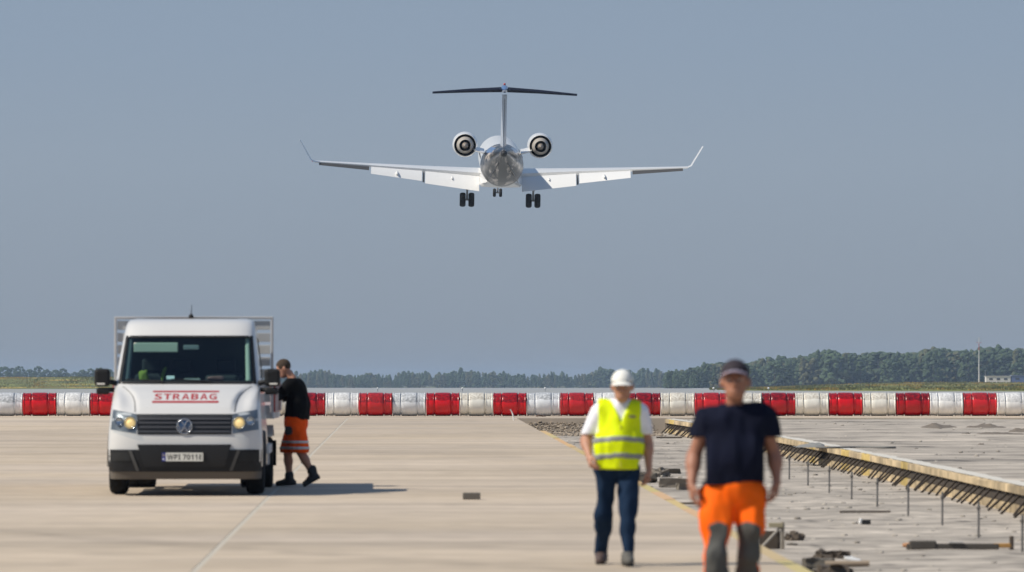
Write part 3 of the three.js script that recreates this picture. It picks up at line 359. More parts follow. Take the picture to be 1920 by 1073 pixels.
  mesh('steering_wheel', new THREE.TorusGeometry(.20, .018, 8, 26).rotateX(-.5).translate(.42, 1.33, -.66), plastic, van);
  for (const x of [-.52, -.14, .44]) { const st = mesh('cabin_seat', merge([box(.44, .16, .5, x, .86, -1.15, .06), box(.44, .62, .16, x, 1.22, -1.45, .06)]), M(.03, .032, .04, .9), van); mesh('headrest', box(.25, .18, .1, x, 1.63, -1.46, .04), M(.028, .03, .036, .9), st); }
  mesh('sun_visor', box(.56, .12, .02, -.42, 1.86, -.43, .01), M(.72, .74, .62, .9), van); mesh('sun_visor', box(.5, .05, .14, .42, 2.02, -.66, .01), M(.42, .45, .40, .9), van);
  mesh('rear_view_mirror', box(.20, .06, .03, .03, 1.86, -.44, .012), M(.3, .33, .34, .2), van);
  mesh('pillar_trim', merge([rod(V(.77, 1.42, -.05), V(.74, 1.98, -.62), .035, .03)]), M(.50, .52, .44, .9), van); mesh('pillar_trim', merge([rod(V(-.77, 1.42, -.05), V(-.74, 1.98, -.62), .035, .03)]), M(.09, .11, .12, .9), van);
  // chassis, wheels
  mesh('chassis', merge([box(.12, .16, 5.0, -.38, .55, -2.6, .01), box(.12, .16, 5.0, .38, .55, -2.6, .01), box(1.3, .14, .5, 0, .42, .1, .03), box(1.4, .1, .12, 0, .36, -3.65, .02), ball(.17, .16, .17, 0, .36, -3.65)]), inside, van);
  const tyreG = lathe([[.20, -.10], [.30, -.115], [.335, -.095], [.348, -.05], [.350, 0], [.348, .05], [.335, .095], [.30, .115], [.20, .10]], 36).rotateZ(Math.PI / 2), rimG = lathe([[.001, .02], [.07, .03], [.10, .06], [.17, .05], [.205, .09], [.205, -.09], [.17, -.05], [.001, -.02]], 24).rotateZ(-Math.PI / 2);
  for (const [x, z] of [[-.86, 0], [.86, 0], [-.68, -3.65], [.88, -3.65], [-.88, -3.65], [.68, -3.65]]) { const w = mesh('wheel', tyreG, rubber, van); w.position.set(x, .350, z); mesh('rim', rimG.clone().scale(Math.sign(x), 1, 1), M(.45, .45, .46, .4, { metalness: .6 }), w); }
  for (const s of [-1, 1]) { mesh('mudguard', loft([-.55, 0, .55].map(a => { const y = .82 - Math.abs(a) * .22, z = -3.65 + a; return [V(s * .62, y, z), V(s * 1.0, y, z), V(s * 1.0, y + .03, z), V(s * .62, y + .03, z)]; })), alu, van); mesh('mud_flap', box(.40, .34, .015, s * .83, .47, -4.12, .004), rubber, van); mesh('side_guard', box(.03, .12, 1.5, s * .98, .55, -1.9 - .6, .01), alu, van); mesh('side_box', box(.35, .30, .7, s * .80, .48, -2.45, .02), M(.3, .3, .3, .6), van); }
  // load bed: floor, hinged side boards, slatted headboard
  mesh('bed_floor', box(2.10, .08, 3.3, 0, .98, -3.75, .01), alu, van);
  for (const s of [-1, 1]) { const b = mesh('side_board', box(.03, .40, 3.26, s * 1.045, 1.225, -3.75, .008), redBoard, van); for (let k = 0; k < 4; k++) mesh('board_rib', box(.02, .38, .04, s * 1.065, 1.225, -2.4 - k * .9, .004), alu, b); }
  mesh('tail_board', box(2.06, .40, .03, 0, 1.225, -5.39, .008), alu, van);
  const hb = mesh('headboard_frame', merge([box(.035, 1.30, .04, -1.02, 1.61, -2.09, .01), box(.035, 1.30, .04, 1.02, 1.61, -2.09, .01), box(2.075, .035, .04, 0, 2.258, -2.088, .01), box(.03, 1.30, .04, .0, 1.63, -2.11, .005)]), M(.42, .42, .43, .5), van);
  for (let k = 0; k < 8; k++) mesh('headboard_slat', box(1.99, .115, .02, 0, 1.06 + k * .157, -2.105, .005), k % 2 ? M(.46, .465, .46, .5) : M(.41, .42, .43, .5), hb);
  // loose things in the cab
  const toW = v => van.localToWorld(v.clone()); van.updateMatrixWorld(true);
  const put = (name, g, m, p, label, cat) => { const o = mesh(name, g, m); o.position.copy(toW(p)); o.rotation.y = .021; return tag(o, label, cat); };
  put('safety_vest', merge([chunk(.13, .17, .05, 3, 3, .3).rotateZ(.15).translate(-.1, 0, 0), chunk(.05, .20, .05, 9, 3, .3).rotateZ(-.25).translate(.12, .03, .0)]), M(.34, .42, .07, .8), V(-.50, 1.42, -1.30), 'yellow-green safety vest hung over a van seat behind the windscreen', 'safety vest');
  put('paper_sheet', box(.10, .07, .006, 0, 0, 0, .002).rotateX(-.9), M(.72, .76, .78, .8), V(-.22, 1.475, -.10), 'small pale paper propped on the van dashboard', 'paper');
  put('folded_map', box(.20, .025, .12, 0, 0, 0, .004), M(.68, .68, .62, .8), V(.06, 1.452, -.02), 'folded white paper lying mid dashboard under the windscreen', 'paper');
  put('work_glove', chunk(.22, .06, .12, 4, 3, .2), M(.30, .14, .13, .9), V(.36, 1.44, -.04), 'reddish work glove lying on the van dashboard', 'glove');
}
// ---------------------------------------------------------------- people
function surfaceNets(sdf, lo, hi, cell, base) {
  const nx = Math.ceil((hi.x - lo.x) / cell) + 1, ny = Math.ceil((hi.y - lo.y) / cell) + 1, nz = Math.ceil((hi.z - lo.z) / cell) + 1, val = new Float32Array(nx * ny * nz), id = new Int32Array(nx * ny * nz).fill(-1), P = (i, j, k) => i + nx * (j + ny * k);
  for (let k = 0; k < nz; k++) for (let j = 0; j < ny; j++) for (let i = 0; i < nx; i++) { if (base) { const b = base(lo.x + i * cell, lo.y + j * cell, lo.z + k * cell); if (b > .09) { let n = Math.floor((b - .08) * .8 / cell) + 1; while (n-- > 0 && i < nx) val[P(i++, j, k)] = b; i--; continue; } } val[P(i, j, k)] = sdf(lo.x + i * cell, lo.y + j * cell, lo.z + k * cell); }
  const pos = [], ix = [], E = []; for (let a = 0; a < 8; a++) for (const b of [1, 2, 4]) if (!(a & b)) E.push([a, a | b]);
  for (let k = 0; k < nz - 1; k++) for (let j = 0; j < ny - 1; j++) for (let i = 0; i < nx - 1; i++) {
    const v = []; let m = 0; for (let a = 0; a < 8; a++) { const q = val[P(i + (a & 1), j + (a >> 1 & 1), k + (a >> 2))]; v.push(q); if (q < 0) m++; } if (m === 0 || m === 8) continue;
    let x = 0, y = 0, z = 0, n = 0; for (const [a, b] of E) if ((v[a] < 0) !== (v[b] < 0)) { const t = v[a] / (v[a] - v[b]); x += lerp(a & 1, b & 1, t); y += lerp(a >> 1 & 1, b >> 1 & 1, t); z += lerp(a >> 2, b >> 2, t); n++; }
    id[P(i, j, k)] = pos.length / 3; pos.push(lo.x + (i + x / n) * cell, lo.y + (j + y / n) * cell, lo.z + (k + z / n) * cell);
  }
  const quad = (a, b, c, d, f) => { if (a < 0 || b < 0 || c < 0 || d < 0) return; f ? ix.push(a, b, c, a, c, d) : ix.push(a, c, b, a, d, c); };
  for (let k = 1; k < nz - 1; k++) for (let j = 1; j < ny - 1; j++) for (let i = 1; i < nx - 1; i++) {
    const s = val[P(i, j, k)] < 0;
    if (s !== val[P(i + 1, j, k)] < 0) quad(id[P(i, j - 1, k - 1)], id[P(i, j, k - 1)], id[P(i, j, k)], id[P(i, j - 1, k)], s);
    if (s !== val[P(i, j + 1, k)] < 0) quad(id[P(i - 1, j, k - 1)], id[P(i - 1, j, k)], id[P(i, j, k)], id[P(i, j, k - 1)], s);
    if (s !== val[P(i, j, k + 1)] < 0) quad(id[P(i - 1, j - 1, k)], id[P(i, j - 1, k)], id[P(i, j, k)], id[P(i - 1, j, k)], s);
  }
  const g = new THREE.BufferGeometry(); g.setAttribute('position', new THREE.Float32BufferAttribute(pos, 3)); g.setIndex(ix); g.computeVertexNormals(); return g;
}
const smin = (a, b, k) => { const h = Math.max(k - Math.abs(a - b), 0) / k; return Math.min(a, b) - h * h * k * .25; };
// tapered bone; flat < 1 thins it front to back
const bone = (a, b, ra, rb = ra, flat = 1) => { const dx = b.x - a.x, dy = b.y - a.y, dz = b.z - a.z, L2 = dx * dx + dy * dy + dz * dz || 1e-9; return (x, y, z) => { const t = clamp(((x - a.x) * dx + (y - a.y) * dy + (z - a.z) * dz) / L2); const ex = x - a.x - dx * t, ey = y - a.y - dy * t, ez = (z - a.z - dz * t) / flat; return (Math.sqrt(ex * ex + ey * ey + ez * ez) - lerp(ra, rb, t)) * (flat < 1 ? .85 : 1); }; };
const egg = (c, r) => (x, y, z) => { const a = (x - c.x) / r.x, b = (y - c.y) / r.y, d = (z - c.z) / r.z, k = Math.sqrt(a * a + b * b + d * d); return (k - 1) * Math.min(r.x, r.y, r.z) * (k < 1 ? 1 : 1.05); };
const blend = (list, k) => (x, y, z) => { let d = 9; for (const f of list) d = d > 8 ? f(x, y, z) : smin(d, f(x, y, z), k); return d; };
const within = (f, frame) => { const inv = frame.clone().invert(), e = inv.elements; return (x, y, z) => f(e[0] * x + e[4] * y + e[8] * z + e[12], e[1] * x + e[5] * y + e[9] * z + e[13], e[2] * x + e[6] * y + e[10] * z + e[14]); };
function boxOf(pts, pad) { const b = new THREE.Box3().setFromPoints(pts); b.expandByScalar(pad); return b; }
function headGeo(frame) {      // head frame: origin at the head's centre, +z the face, 0.235 m tall
  const f = blend([egg(V(0, .028, -.012), V(.076, .090, .096)), egg(V(0, -.045, .018), V(.058, .072, .070)), egg(V(0, -.088, .052), V(.030, .024, .028))], .05);
  const extra = [egg(V(0, -.022, .098), V(.013, .022, .020)), bone(V(0, .012, .086), V(0, -.022, .102), .010, .012), egg(V(.034, .022, .078), V(.024, .010, .014)), egg(V(-.034, .022, .078), V(.024, .010, .014)), egg(V(.082, -.012, -.012), V(.010, .032, .020)), egg(V(-.082, -.012, -.012), V(.010, .032, .020)), egg(V(0, -.062, .083), V(.024, .007, .010)), egg(V(0, -.074, .080), V(.020, .007, .010))];
  const sock = [egg(V(.032, .004, .094), V(.019, .013, .018)), egg(V(-.032, .004, .094), V(.019, .013, .018))];
  const s = (x, y, z) => { let d = f(x, y, z); for (const e of sock) d = -smin(-d, e(x, y, z), .012); for (const e of extra) d = smin(d, e(x, y, z), .010); return d; };
  return surfaceNets(s, V(-.105, -.13, -.125), V(.105, .135, .135), .0045).applyMatrix4(frame);
}
function handGeo(wrist, dir, palmN, side, curl) {       // side = towards the thumb
  const d = dir.clone().normalize(), n = palmN.clone().sub(d.clone().multiplyScalar(palmN.dot(d))).normalize(), t = side.clone().sub(d.clone().multiplyScalar(side.dot(d))).sub(n.clone().multiplyScalar(side.dot(n))).normalize();
  const P = (a, b, c) => wrist.clone().addScaledVector(d, a).addScaledVector(t, b).addScaledVector(n, c);
  const palm = [bone(P(-.015, 0, 0), P(.02, 0, 0), .024, .026), ...[.026, .009, -.009, -.025].map((b, i) => bone(P(.015, b * .55, 0), P([.088, .092, .088, .080][i], b, 0), .017, .0125))], fingers = [];
  [.027, .009, -.0095, -.027].forEach((b, i) => { const L = [.070, .078, .073, .056][i], r = [.0095, .0098, .0094, .0083][i]; let p = P([.086, .091, .087, .078][i], b, 0), a = curl * .6; for (const seg of [.44, .31, .25]) { a += curl * (.75 + .1 * i); const q = p.clone().addScaledVector(d, Math.cos(a) * L * seg).addScaledVector(n, Math.sin(a) * L * seg).addScaledVector(t, b * .06); fingers.push(bone(p, q, r, r * .9)); p = q; } });
  const th = [P(.018, .022, .006), P(.05, .047, .018), P(.082, .052, .028), P(.105, .046, .036)]; for (let i = 0; i < 3; i++) fingers.push(bone(th[i], th[i + 1], [.0145, .0115, .0105][i], [.0115, .0105, .009][i]));
  const pf = blend(palm, .014), f = (x, y, z) => { let v = pf(x, y, z); for (const g of fingers) v = smin(v, g(x, y, z), .0045); return v; };
  const b = boxOf([wrist, P(.18, 0, 0), P(.1, .06, .05), P(.1, -.05, .08), P(.05, -.05, -.04)], .03); return surfaceNets(f, b.min, b.max, .0042);
}
const mSkin = PM(.42, .205, .13, .55, { sheen: .2 }), mSkin2 = PM(.34, .15, .09, .55, { sheen: .2 }), mEye = M(.55, .52, .5, .2), mIris = M(.03, .025, .02, .2), mLip = M(.30, .10, .08, .5), mBrow = M(.06, .04, .03, .9);
function clothTex(c, seed, amp = .12) { return tex(256, 256, (u, v) => { const k = 1 + amp * (fbm(u * 9 + seed, v * 9, 4) - .5) + .05 * (hashA[(Math.floor(u * 251) * 7 + Math.floor(v * 253) * 131) & 65535] - .5); return c.map(q => q * k); }); }
function boxUV(g, s = 2) { const p = g.attributes.position, uv = new Float32Array(p.count * 2); for (let i = 0; i < p.count; i++) { uv[i * 2] = (p.getX(i) + p.getZ(i) * .7) * s; uv[i * 2 + 1] = p.getY(i) * s; } g.setAttribute('uv', new THREE.BufferAttribute(uv, 2)); return g; }
const cloth = (c, seed, rough = .9) => PM(1, 1, 1, rough, { map: clothTex(c, seed), specularIntensity: .25 });
function person(J, pos, turn, label, skin) {
  const t = thing('person', label, 'person', pos, turn);
  const hf = new THREE.Matrix4().compose(J.head, new THREE.Quaternion().setFromEuler(new THREE.Euler(J.headTilt[0], J.headTilt[1], J.headTilt[2], 'YXZ')), V(J.headScale || 1, J.headScale || 1, J.headScale || 1));
  const torso = [bone(J.pelvis, J.belly, .135, .140, .72), bone(J.belly, J.chest, .142, .155, .68), bone(J.shL.clone().lerp(J.shR, .18), J.shR.clone().lerp(J.shL, .18), .062, .062)];
  const leg = (s, k = 1) => [bone(J['hip' + s], J['knee' + s], .082 * k, .056 * k), bone(J['knee' + s], J['knee' + s].clone().lerp(J['ank' + s], .35), .055 * k, .056 * k), bone(J['knee' + s].clone().lerp(J['ank' + s], .3), J['ank' + s], .056 * k, .036 * k), bone(J['ank' + s], J['toe' + s], .036 * k, .03 * k)];
  const arm = s => [bone(J['sh' + s], J['elb' + s], .052, .041), bone(J['elb' + s], J['elb' + s].clone().lerp(J['wr' + s], .3), .042, .043), bone(J['elb' + s].clone().lerp(J['wr' + s], .25), J['wr' + s], .043, .027)];
  const neckTop = V(0, -.05, -.02).applyMatrix4(hf);
  const all = [...torso, ...leg('L', J.slim || 1), ...leg('R', J.slim || 1), ...arm('L'), ...arm('R'), bone(J.neck, neckTop, .056, .052)], f = blend(all, .03);
  const pts = Object.values(J).filter(v => v.isVector3), b = boxOf(pts, .17);
  const hands = ['L', 'R'].map(s => handGeo(J['wr' + s], J['hand' + s], J['palm' + s], J['thumb' + s], J['curl' + s] ?? .35));
  const body = mesh('body', merge([surfaceNets(f, b.min, b.max, .0135, f), headGeo(hf), ...hands]), skin, t);
  const H = (g) => g.applyMatrix4(hf);
  for (const s of [-1, 1]) { mesh('eye', H(ball(.0115, .0085, .010, s * .032, .004, .079)), mEye, t); mesh('iris', H(ball(.0055, .0055, .004, s * .032, .003, .0875)), mIris, t); mesh('eyebrow', H(ball(.021, .005, .007, s * .034, .026, .089)), mBrow, t); }
  mesh('lips', H(ball(.023, .008, .006, 0, -.067, .0905)), mLip, t);
  return { t, hf, torso, leg, arm, b, J };
}
// cloth: bones fattened, folded, and trimmed by a cut function (positive outside)
function garment(P, name, bones, fat, cut, mat, o = {}) {
  const f = blend(bones, o.k || .05), s = (x, y, z) => { let d = f(x, y, z) - fat; if (d < .06) d += (o.fold ?? .014) * (n3(x * 9 + (o.seed || 0), y * 5, z * 9) - .5) + (o.fold ?? .014) * .6 * (n3(x * 22, y * 11 + (o.seed || 0), z * 22) - .5); return Math.max(d, cut(x, y, z)); };
  return mesh(name, boxUV(surfaceNets(s, P.b.min, P.b.max, o.cell || .0125, f)), mat, P.t);
}
function shoe(P, s, name, mat, sole, high = 0) {
  const J = P.J, a = J['ank' + s], t = J['toe' + s], dir = t.clone().sub(a), lift = J['lift' + s] || 0; const flat = V(dir.x, 0, dir.z).normalize();
  const heel = a.clone().addScaledVector(flat, -.055); heel.y = a.y - .045; const toe = t.clone(); const mid = heel.clone().lerp(toe, .5); mid.y += .012;
  const f = blend([bone(heel, mid, .042, .043), bone(mid, toe, .044, .040), bone(a.clone().add(V(0, high * .5 + .005, 0)), heel.clone().lerp(mid, .45), .05, .046), ...(high ? [bone(a, a.clone().lerp(J['knee' + s], high), .052, .056)] : [])], .03);
  const n = toe.clone().sub(heel).normalize(), up = V(0, 1, 0).addScaledVector(n, -n.y).normalize(), o = heel.clone().addScaledVector(up, -.036), plane = (x, y, z, k) => -((x - o.x) * up.x + (y - o.y) * up.y + (z - o.z) * up.z) + k;
  const b = boxOf([heel, toe, a, a.clone().lerp(J['knee' + s], high)], .08);
  const sh = mesh(name, surfaceNets((x, y, z) => Math.max(f(x, y, z), plane(x, y, z, .018), high ? -9 : y - (a.y + .035)), b.min, b.max, .008), mat, P.t);
  mesh('sole', surfaceNets((x, y, z) => Math.max(f(x, y, z) - .006, plane(x, y, z, 0), -plane(x, y, z, .02)), b.min, b.max, .007), sole, sh);
}
function cap(P, mat, brimMat, brim, o = {}) { const H = g => g.applyMatrix4(P.hf); const g = surfaceNets((x, y, z) => Math.max(egg(V(0, .030, -.010), V(.089, .100, .109))(x, y, z), (o.low ?? .030) + .12 * z - y), V(-.11, -.02, -.13), V(.11, .15, .12), .006); const c = mesh('cap', H(g), mat, P.t); if (brim) mesh('brim', H(gridGeo(14, 6, (u, v) => { const a = lerp(-1.15, 1.15, u), r0 = .093, z0 = -.01 + Math.cos(a) * .103, x0 = Math.sin(a) * .086, out = .072 * v * Math.cos(a * .95); return V(x0 * (1 + .06 * v), (o.low ?? .030) + .017 + (o.rise ?? -.020) * v - .022 * Math.abs(Math.sin(a)) ** 2 * 1.2, z0 + out); })), brimMat, c); return c; }

const mBlackSole = M(.02, .02, .02, .8);
{ // man in the yellow vest, mid-stride towards the camera, looking down
  const J = { slim: .74, head: V(.052, 1.488, .075), headTilt: [.22, -.06, 0], headScale: 1.05, neck: V(.035, 1.335, .0), shL: V(-.145, 1.275, -.01), shR: V(.205, 1.272, -.01), elbL: V(-.250, 1.035, -.06), elbR: V(.265, 1.02, -.07), wrL: V(-.222, .905, .10), wrR: V(.274, .80, .02), handL: V(.12, -.75, .5), handR: V(-.03, -1, .12), palmL: V(1, .1, -.2), palmR: V(-1, 0, 0), thumbL: V(0, .3, 1), thumbR: V(0, 0, 1), curlL: .5, curlR: .42,
    chest: V(.03, 1.16, .0), belly: V(.02, 1.0, .03), pelvis: V(.0, .84, .0), hipL: V(-.085, .80, 0), hipR: V(.10, .80, 0), kneeL: V(-.098, .43, -.02), kneeR: V(.10, .43, .13), ankL: V(-.115, .10, -.25), ankR: V(.09, .085, .24), toeL: V(-.13, .035, -.10), toeR: V(.105, .042, .39) };
  const P = person(J, at(1155, 1060), -.0, 'man in yellow safety vest, white cap and blue jeans walking on the slab', mSkin), { torso, arm, leg } = P;
  const shirt = cloth([.90, .90, .93], 3), vestM = cloth([.86, .93, .06], 8, .7), jeans = cloth([.095, .165, .255], 12), band = M(.24, .25, .245, .6);
  const sleeves = [arm('L')[0], arm('R')[0]];
  garment(P, 't_shirt', [...torso, ...sleeves, bone(J.neck, J.neck, .065)], .020, (x, y, z) => Math.max(.82 - y, Math.abs(x - .03) > .16 ? 1.085 - y : -1, y - 1.385), shirt, { seed: 2 });
  const vTop = [bone(V(.005, .70, .0), J.belly, .150, .160, .74), bone(J.belly, J.chest, .160, .168, .70), bone(V(-.10, 1.285, -.01), V(.16, 1.285, -.01), .07, .07)];
  const vcut = (x, y, z) => Math.max(.795 + .05 * (x - .02) * 0 - y, Math.abs(x - .03) - (y > 1.1 ? .178 : .23), z > -.02 ? Math.min(.3, (y - 1.19) * .42 - Math.abs(x - .042) + 0) : -1, y - 1.385);
  const vest = garment(P, 'safety_vest', vTop, .026, vcut, vestM, { seed: 5, fold: .03 });
  for (const y0 of [1.045, .905]) { const f = blend(vTop, .05); mesh('reflective_band', surfaceNets((x, y, z) => Math.max(f(x, y, z) - .026 + .03 * (n3(x * 9 + 5, y * 5, z * 9) - .5) + .018 * (n3(x * 22, y * 11 + 5, z * 22) - .5) - .0045, Math.abs(y - y0 + .10 * Math.abs(x - .03) - .012) - .024, Math.abs(x - .03) - .232), P.b.min, P.b.max, .0115, f), band, vest); }
  mesh('vest_print', box(.055, .022, .004, 0, 0, 0, .001).rotateY(.3).translate(.135, 1.235, .128), M(.25, .22, .12, .8), vest);
  mesh('vest_zip', box(.012, .36, .006, .035, .99, .158, .002).rotateX(-.0), M(.55, .55, .04, .6), vest);
  garment(P, 'jeans', [bone(J.pelvis, J.hipL, .125, .09, .8), bone(J.pelvis, J.hipR, .125, .09, .8), ...leg('L').slice(0, 3), ...leg('R').slice(0, 3)], .012, (x, y, z) => Math.max(y - .90, .075 - y), jeans, { seed: 9, k: .035, fold: .032 });
  for (const s of ['L', 'R']) shoe(P, s, 'shoe', s === 'L' ? M(.07, .045, .04, .7) : M(.09, .085, .075, .7), mBlackSole);
  cap(P, M(.74, .73, .68, .8), M(.70, .69, .64, .8), true, { low: .040, rise: -.012 });
  mesh('hair', headSide(P), M(.16, .14, .12, .95), P.t);
}
function headSide(P, full) { const g = surfaceNets((x, y, z) => Math.max(egg(V(0, .030, -.014), V(.082, .097, .103))(x, y, z), full ? -(.062 - .0 - y) * .0 + Math.max((z - .055) + (y < .07 ? .0 : -.05), -.07 + (z > -.03 ? .07 : 0) - y) : Math.max(z - .03, -.05 - y)), V(-.11, -.1, -.14), V(.11, .15, .12), .006); return g.applyMatrix4(P.hf); }
{ // man in the navy shirt and orange work trousers, cut by the lower edge of the photograph
  const J = { slim: .74, head: V(.013, 1.578, .03), headTilt: [-.03, -.10, .03], headScale: 1.06, neck: V(.01, 1.445, -.01), shL: V(-.160, 1.335, -.01), shR: V(.185, 1.342, -.01), elbL: V(-.245, 1.10, -.05), elbR: V(.262, 1.11, -.06), wrL: V(-.262, .930, .06), wrR: V(.272, .955, .03), handL: V(.06, -1, .18), handR: V(-.05, -1, .1), palmL: V(1, 0, -.15), palmR: V(-1, 0, -.1), thumbL: V(.2, 0, 1), thumbR: V(-.2, 0, 1), curlL: .34, curlR: .42,
    chest: V(.01, 1.24, .0), belly: V(.0, 1.08, .03), pelvis: V(.0, .91, .0), hipL: V(-.092, .86, 0), hipR: V(.095, .86, 0), kneeL: V(-.105, .49, .14), kneeR: V(.095, .49, .02), ankL: V(-.115, .095, .12), ankR: V(.075, .12, -.22), toeL: V(-.13, .042, .27), toeR: V(.085, .045, -.10) };
  const P = person(J, at(1375, 1186), .0, 'man in navy T-shirt, dark cap and orange trousers with grey knee panels', mSkin2), { torso, arm, leg } = P;
  const navy = cloth([.07, .085, .155], 21), orange = cloth([.98, .41, .06], 22, .75), greyP = cloth([.33, .33, .32], 23), dark = M(.03, .03, .035, .8);
  garment(P, 't_shirt', [...torso, bone(J.belly, J.pelvis, .15, .15, .74), arm('L')[0], arm('R')[0]], .030, (x, y, z) => Math.max(.935 + .012 * Math.sin(x * 14) - y, Math.abs(x - .01) > .19 ? 1.225 - y : -1, y - 1.462, Math.hypot(x - .01, z - .01) < .075 ? y - 1.425 : -1), navy, { seed: 22, fold: .04 });
  const tb = [bone(J.pelvis, J.hipL, .135, .10, .82), bone(J.pelvis, J.hipR, .135, .10, .82), bone(V(-.088, .86, 0), V(-.108, .67, .07), .080, .080), bone(V(.095, .86, 0), V(.116, .67, .03), .080, .080), ...leg('L').slice(0, 3), ...leg('R').slice(0, 3)];
  const tr = garment(P, 'work_trousers', tb, .016, (x, y, z) => Math.max(y - .975, .085 - y), orange, { seed: 27, k: .03, fold: .04 });
  const tf = blend(tb, .03); for (const s of [-1, 1]) mesh('knee_panel', boxUV(surfaceNets((x, y, z) => { const k = s < 0 ? J.kneeL : J.kneeR, a = s < 0 ? J.ankL : J.ankR, c = y > k.y ? k : k.clone().lerp(a, clamp((k.y - y) / (k.y - a.y))); return Math.max(tf(x, y, z) - .016 + .04 * (n3(x * 9 + 27, y * 5, z * 9) - .5) + .024 * (n3(x * 22, y * 11 + 27, z * 22) - .5) - .006, c.z + .012 - z, y - .70 + 1.6 * Math.abs(x - c.x - s * -.008) ** 1.5, .11 - y, s * (0 - x) + .012, Math.abs(x - c.x) - .078); }, P.b.min, P.b.max, .0115, tf)), greyP, tr);
  for (const s of [-1, 1]) mesh('tool_pocket', chunk(.05, .16, .13, 40 + s, 3, .1).rotateZ(s * -.06).translate(s * .165, .82, -.02), dark, tr);
  for (const s of ['L', 'R']) shoe(P, s, 'boot', M(.05, .042, .036, .7), mBlackSole, .22);
  cap(P, M(.022, .015, .022, .85), M(.22, .19, .24, .7), true, { low: .046, rise: -.016 });  // brim paler than the dark cap: sunlight on it is put into its colour
  mesh('hair', headSide(P), M(.035, .028, .025, .95), P.t);
}
{ // man in black shirt and orange shorts leaning in at the van door
  const J = { head: V(.0, 1.585, .165), headTilt: [.50, .12, 0], headScale: .98, neck: V(0, 1.45, .045), shL: V(.165, 1.385, .03), shR: V(-.165, 1.385, .04), elbL: V(.20, 1.22, .20), elbR: V(-.18, 1.20, .22), wrL: V(.14, 1.34, .36), wrR: V(-.10, 1.33, .37), handL: V(-.2, .25, 1), handR: V(.2, .25, 1), palmL: V(-.3, -1, .2), palmR: V(.3, -1, .2), thumbL: V(-1, 0, 0), thumbR: V(1, 0, 0), curlL: .5, curlR: .5,
    chest: V(0, 1.26, -.02), belly: V(0, 1.08, -.035), pelvis: V(0, .88, -.01), hipL: V(.09, .84, -.01), hipR: V(-.09, .84, -.01), kneeL: V(.10, .46, -.09), kneeR: V(-.09, .46, .12), ankL: V(.11, .175, -.25), ankR: V(-.10, .10, .10), toeL: V(.12, .045, -.15), toeR: V(-.11, .040, .25) };
  const P = person(J, at(554, 913), -Math.PI / 2 - .12, 'man in black T-shirt and orange reflective shorts leaning towards the van door', mSkin), { torso, arm, leg } = P;
  const black = cloth([.06, .06, .068], 31), orange = cloth([.98, .35, .06], 32, .75), silver = M(.58, .58, .56, .4, { metalness: .2 });
  garment(P, 't_shirt', [...torso, bone(J.belly, J.pelvis, .155, .16, .85), arm('L')[0], arm('R')[0]], .030, (x, y, z) => Math.max(.895 - y, y - 1.455 + (z > .12 ? (z - .12) * 2 : 0), z - .20), black, { seed: 33, fold: .026 });
  const sb = [bone(J.pelvis, J.hipL, .135, .11, .9), bone(J.pelvis, J.hipR, .135, .11, .9), bone(J.hipL, V(.105, .50, -.06), .105, .115), bone(J.hipR, V(-.10, .50, .09), .105, .115)], sc = (x, y, z) => Math.max(y - .94, .455 - y);
  const sh = garment(P, 'work_shorts', sb, .024, sc, orange, { seed: 36, k: .04, fold: .024 });
  const sf = blend(sb, .04); for (const y0 of [.60, .52]) mesh('reflective_band', surfaceNets((x, y, z) => Math.max(sf(x, y, z) - .024 + .024 * (n3(x * 9 + 36, y * 5, z * 9) - .5) + .0144 * (n3(x * 22, y * 11 + 36, z * 22) - .5) - .005, Math.abs(y - y0) - .021), P.b.min, P.b.max, .0115, sf), silver, sh);
  mesh('pocket', chunk(.03, .13, .12, 50, 3, .1).translate(.215, .70, .06), M(.03, .03, .03, .9), sh);
  for (const s of ['L', 'R']) shoe(P, s, 'boot', M(.025, .025, .027, .7), mBlackSole, .13);
  mesh('hair', headSide(P, true), M(.05, .032, .02, .95), P.t);
}

// ---------------------------------------------------------------- site debris, pins, boards
const SUB = -.385, mWood = M(.40, .29, .15, .9), mDirty = M(.10, .088, .072, .95), mDark = M(.085, .066, .05, .9), mMud = M(.19, .165, .135, .95), mStone = M(.30, .28, .25, .95);
{ const R = rng(61); let d = 22; while (d < 126) { const L = 3.6 + R() * .6, c = d + L / 2, g = slabGeo(3.125, 3.125 + .125 + .03 * (R() - .5), d, d + L - .02, 1, 6, -.004 + .01 * R(), .12); const o = mesh('edge_board', g, M(.46 + .1 * R(), .345 + .06 * R(), .15 + .06 * R(), .9)); tag(o, 'weathered tan timber board along the edge of the finished slab', 'board', 'edge boards'); d += L; } }
for (const [x, y] of [[1480, 899], [1515, 911], [1555, 924], [1597, 937], [1645, 952], [1703, 968], [1767, 985], [1835, 1008], [1917, 1037]]) { const p = at(x, y, SUB); const t = thing('steel_pin', 'thin grey steel pin standing in the sunken bed in a row', 'pin', p, 0, 'row of steel pins'); mesh('pin_rod', rod(V(0, -.05, 0), V(.004, .42, 0), .0135, .0135, 8), M(.17, .165, .16, .6, { metalness: .4 }), t); mesh('pin_collar', lathe([[.014, .33], [.024, .33], [.024, .36], [.014, .36]], 10), M(.12, .11, .1, .7), t); }
function drop(name, g, m, px, py, off, label, cat, turn = 0, group) { const o = mesh(name, g, m); o.position.copy(at(px, py, off)); o.rotation.y = turn; return tag(o, label, cat, group); }
const beam = (w, h, d, r = .008) => box(w, h, d, 0, h / 2, 0, r);
drop('paving_brick', beam(.215, .085, .10, .012), M(.14, .125, .105, .95), 884, 937, 0, 'small grey brick lying alone on the pale slab', 'brick', .05);
drop('timber_offcut', plank(.33, .09, .2, 101), mDirty, 1258, 889, SUB, 'short dark timber offcut behind the longer offcut beside the slab edge', 'timber', .06);
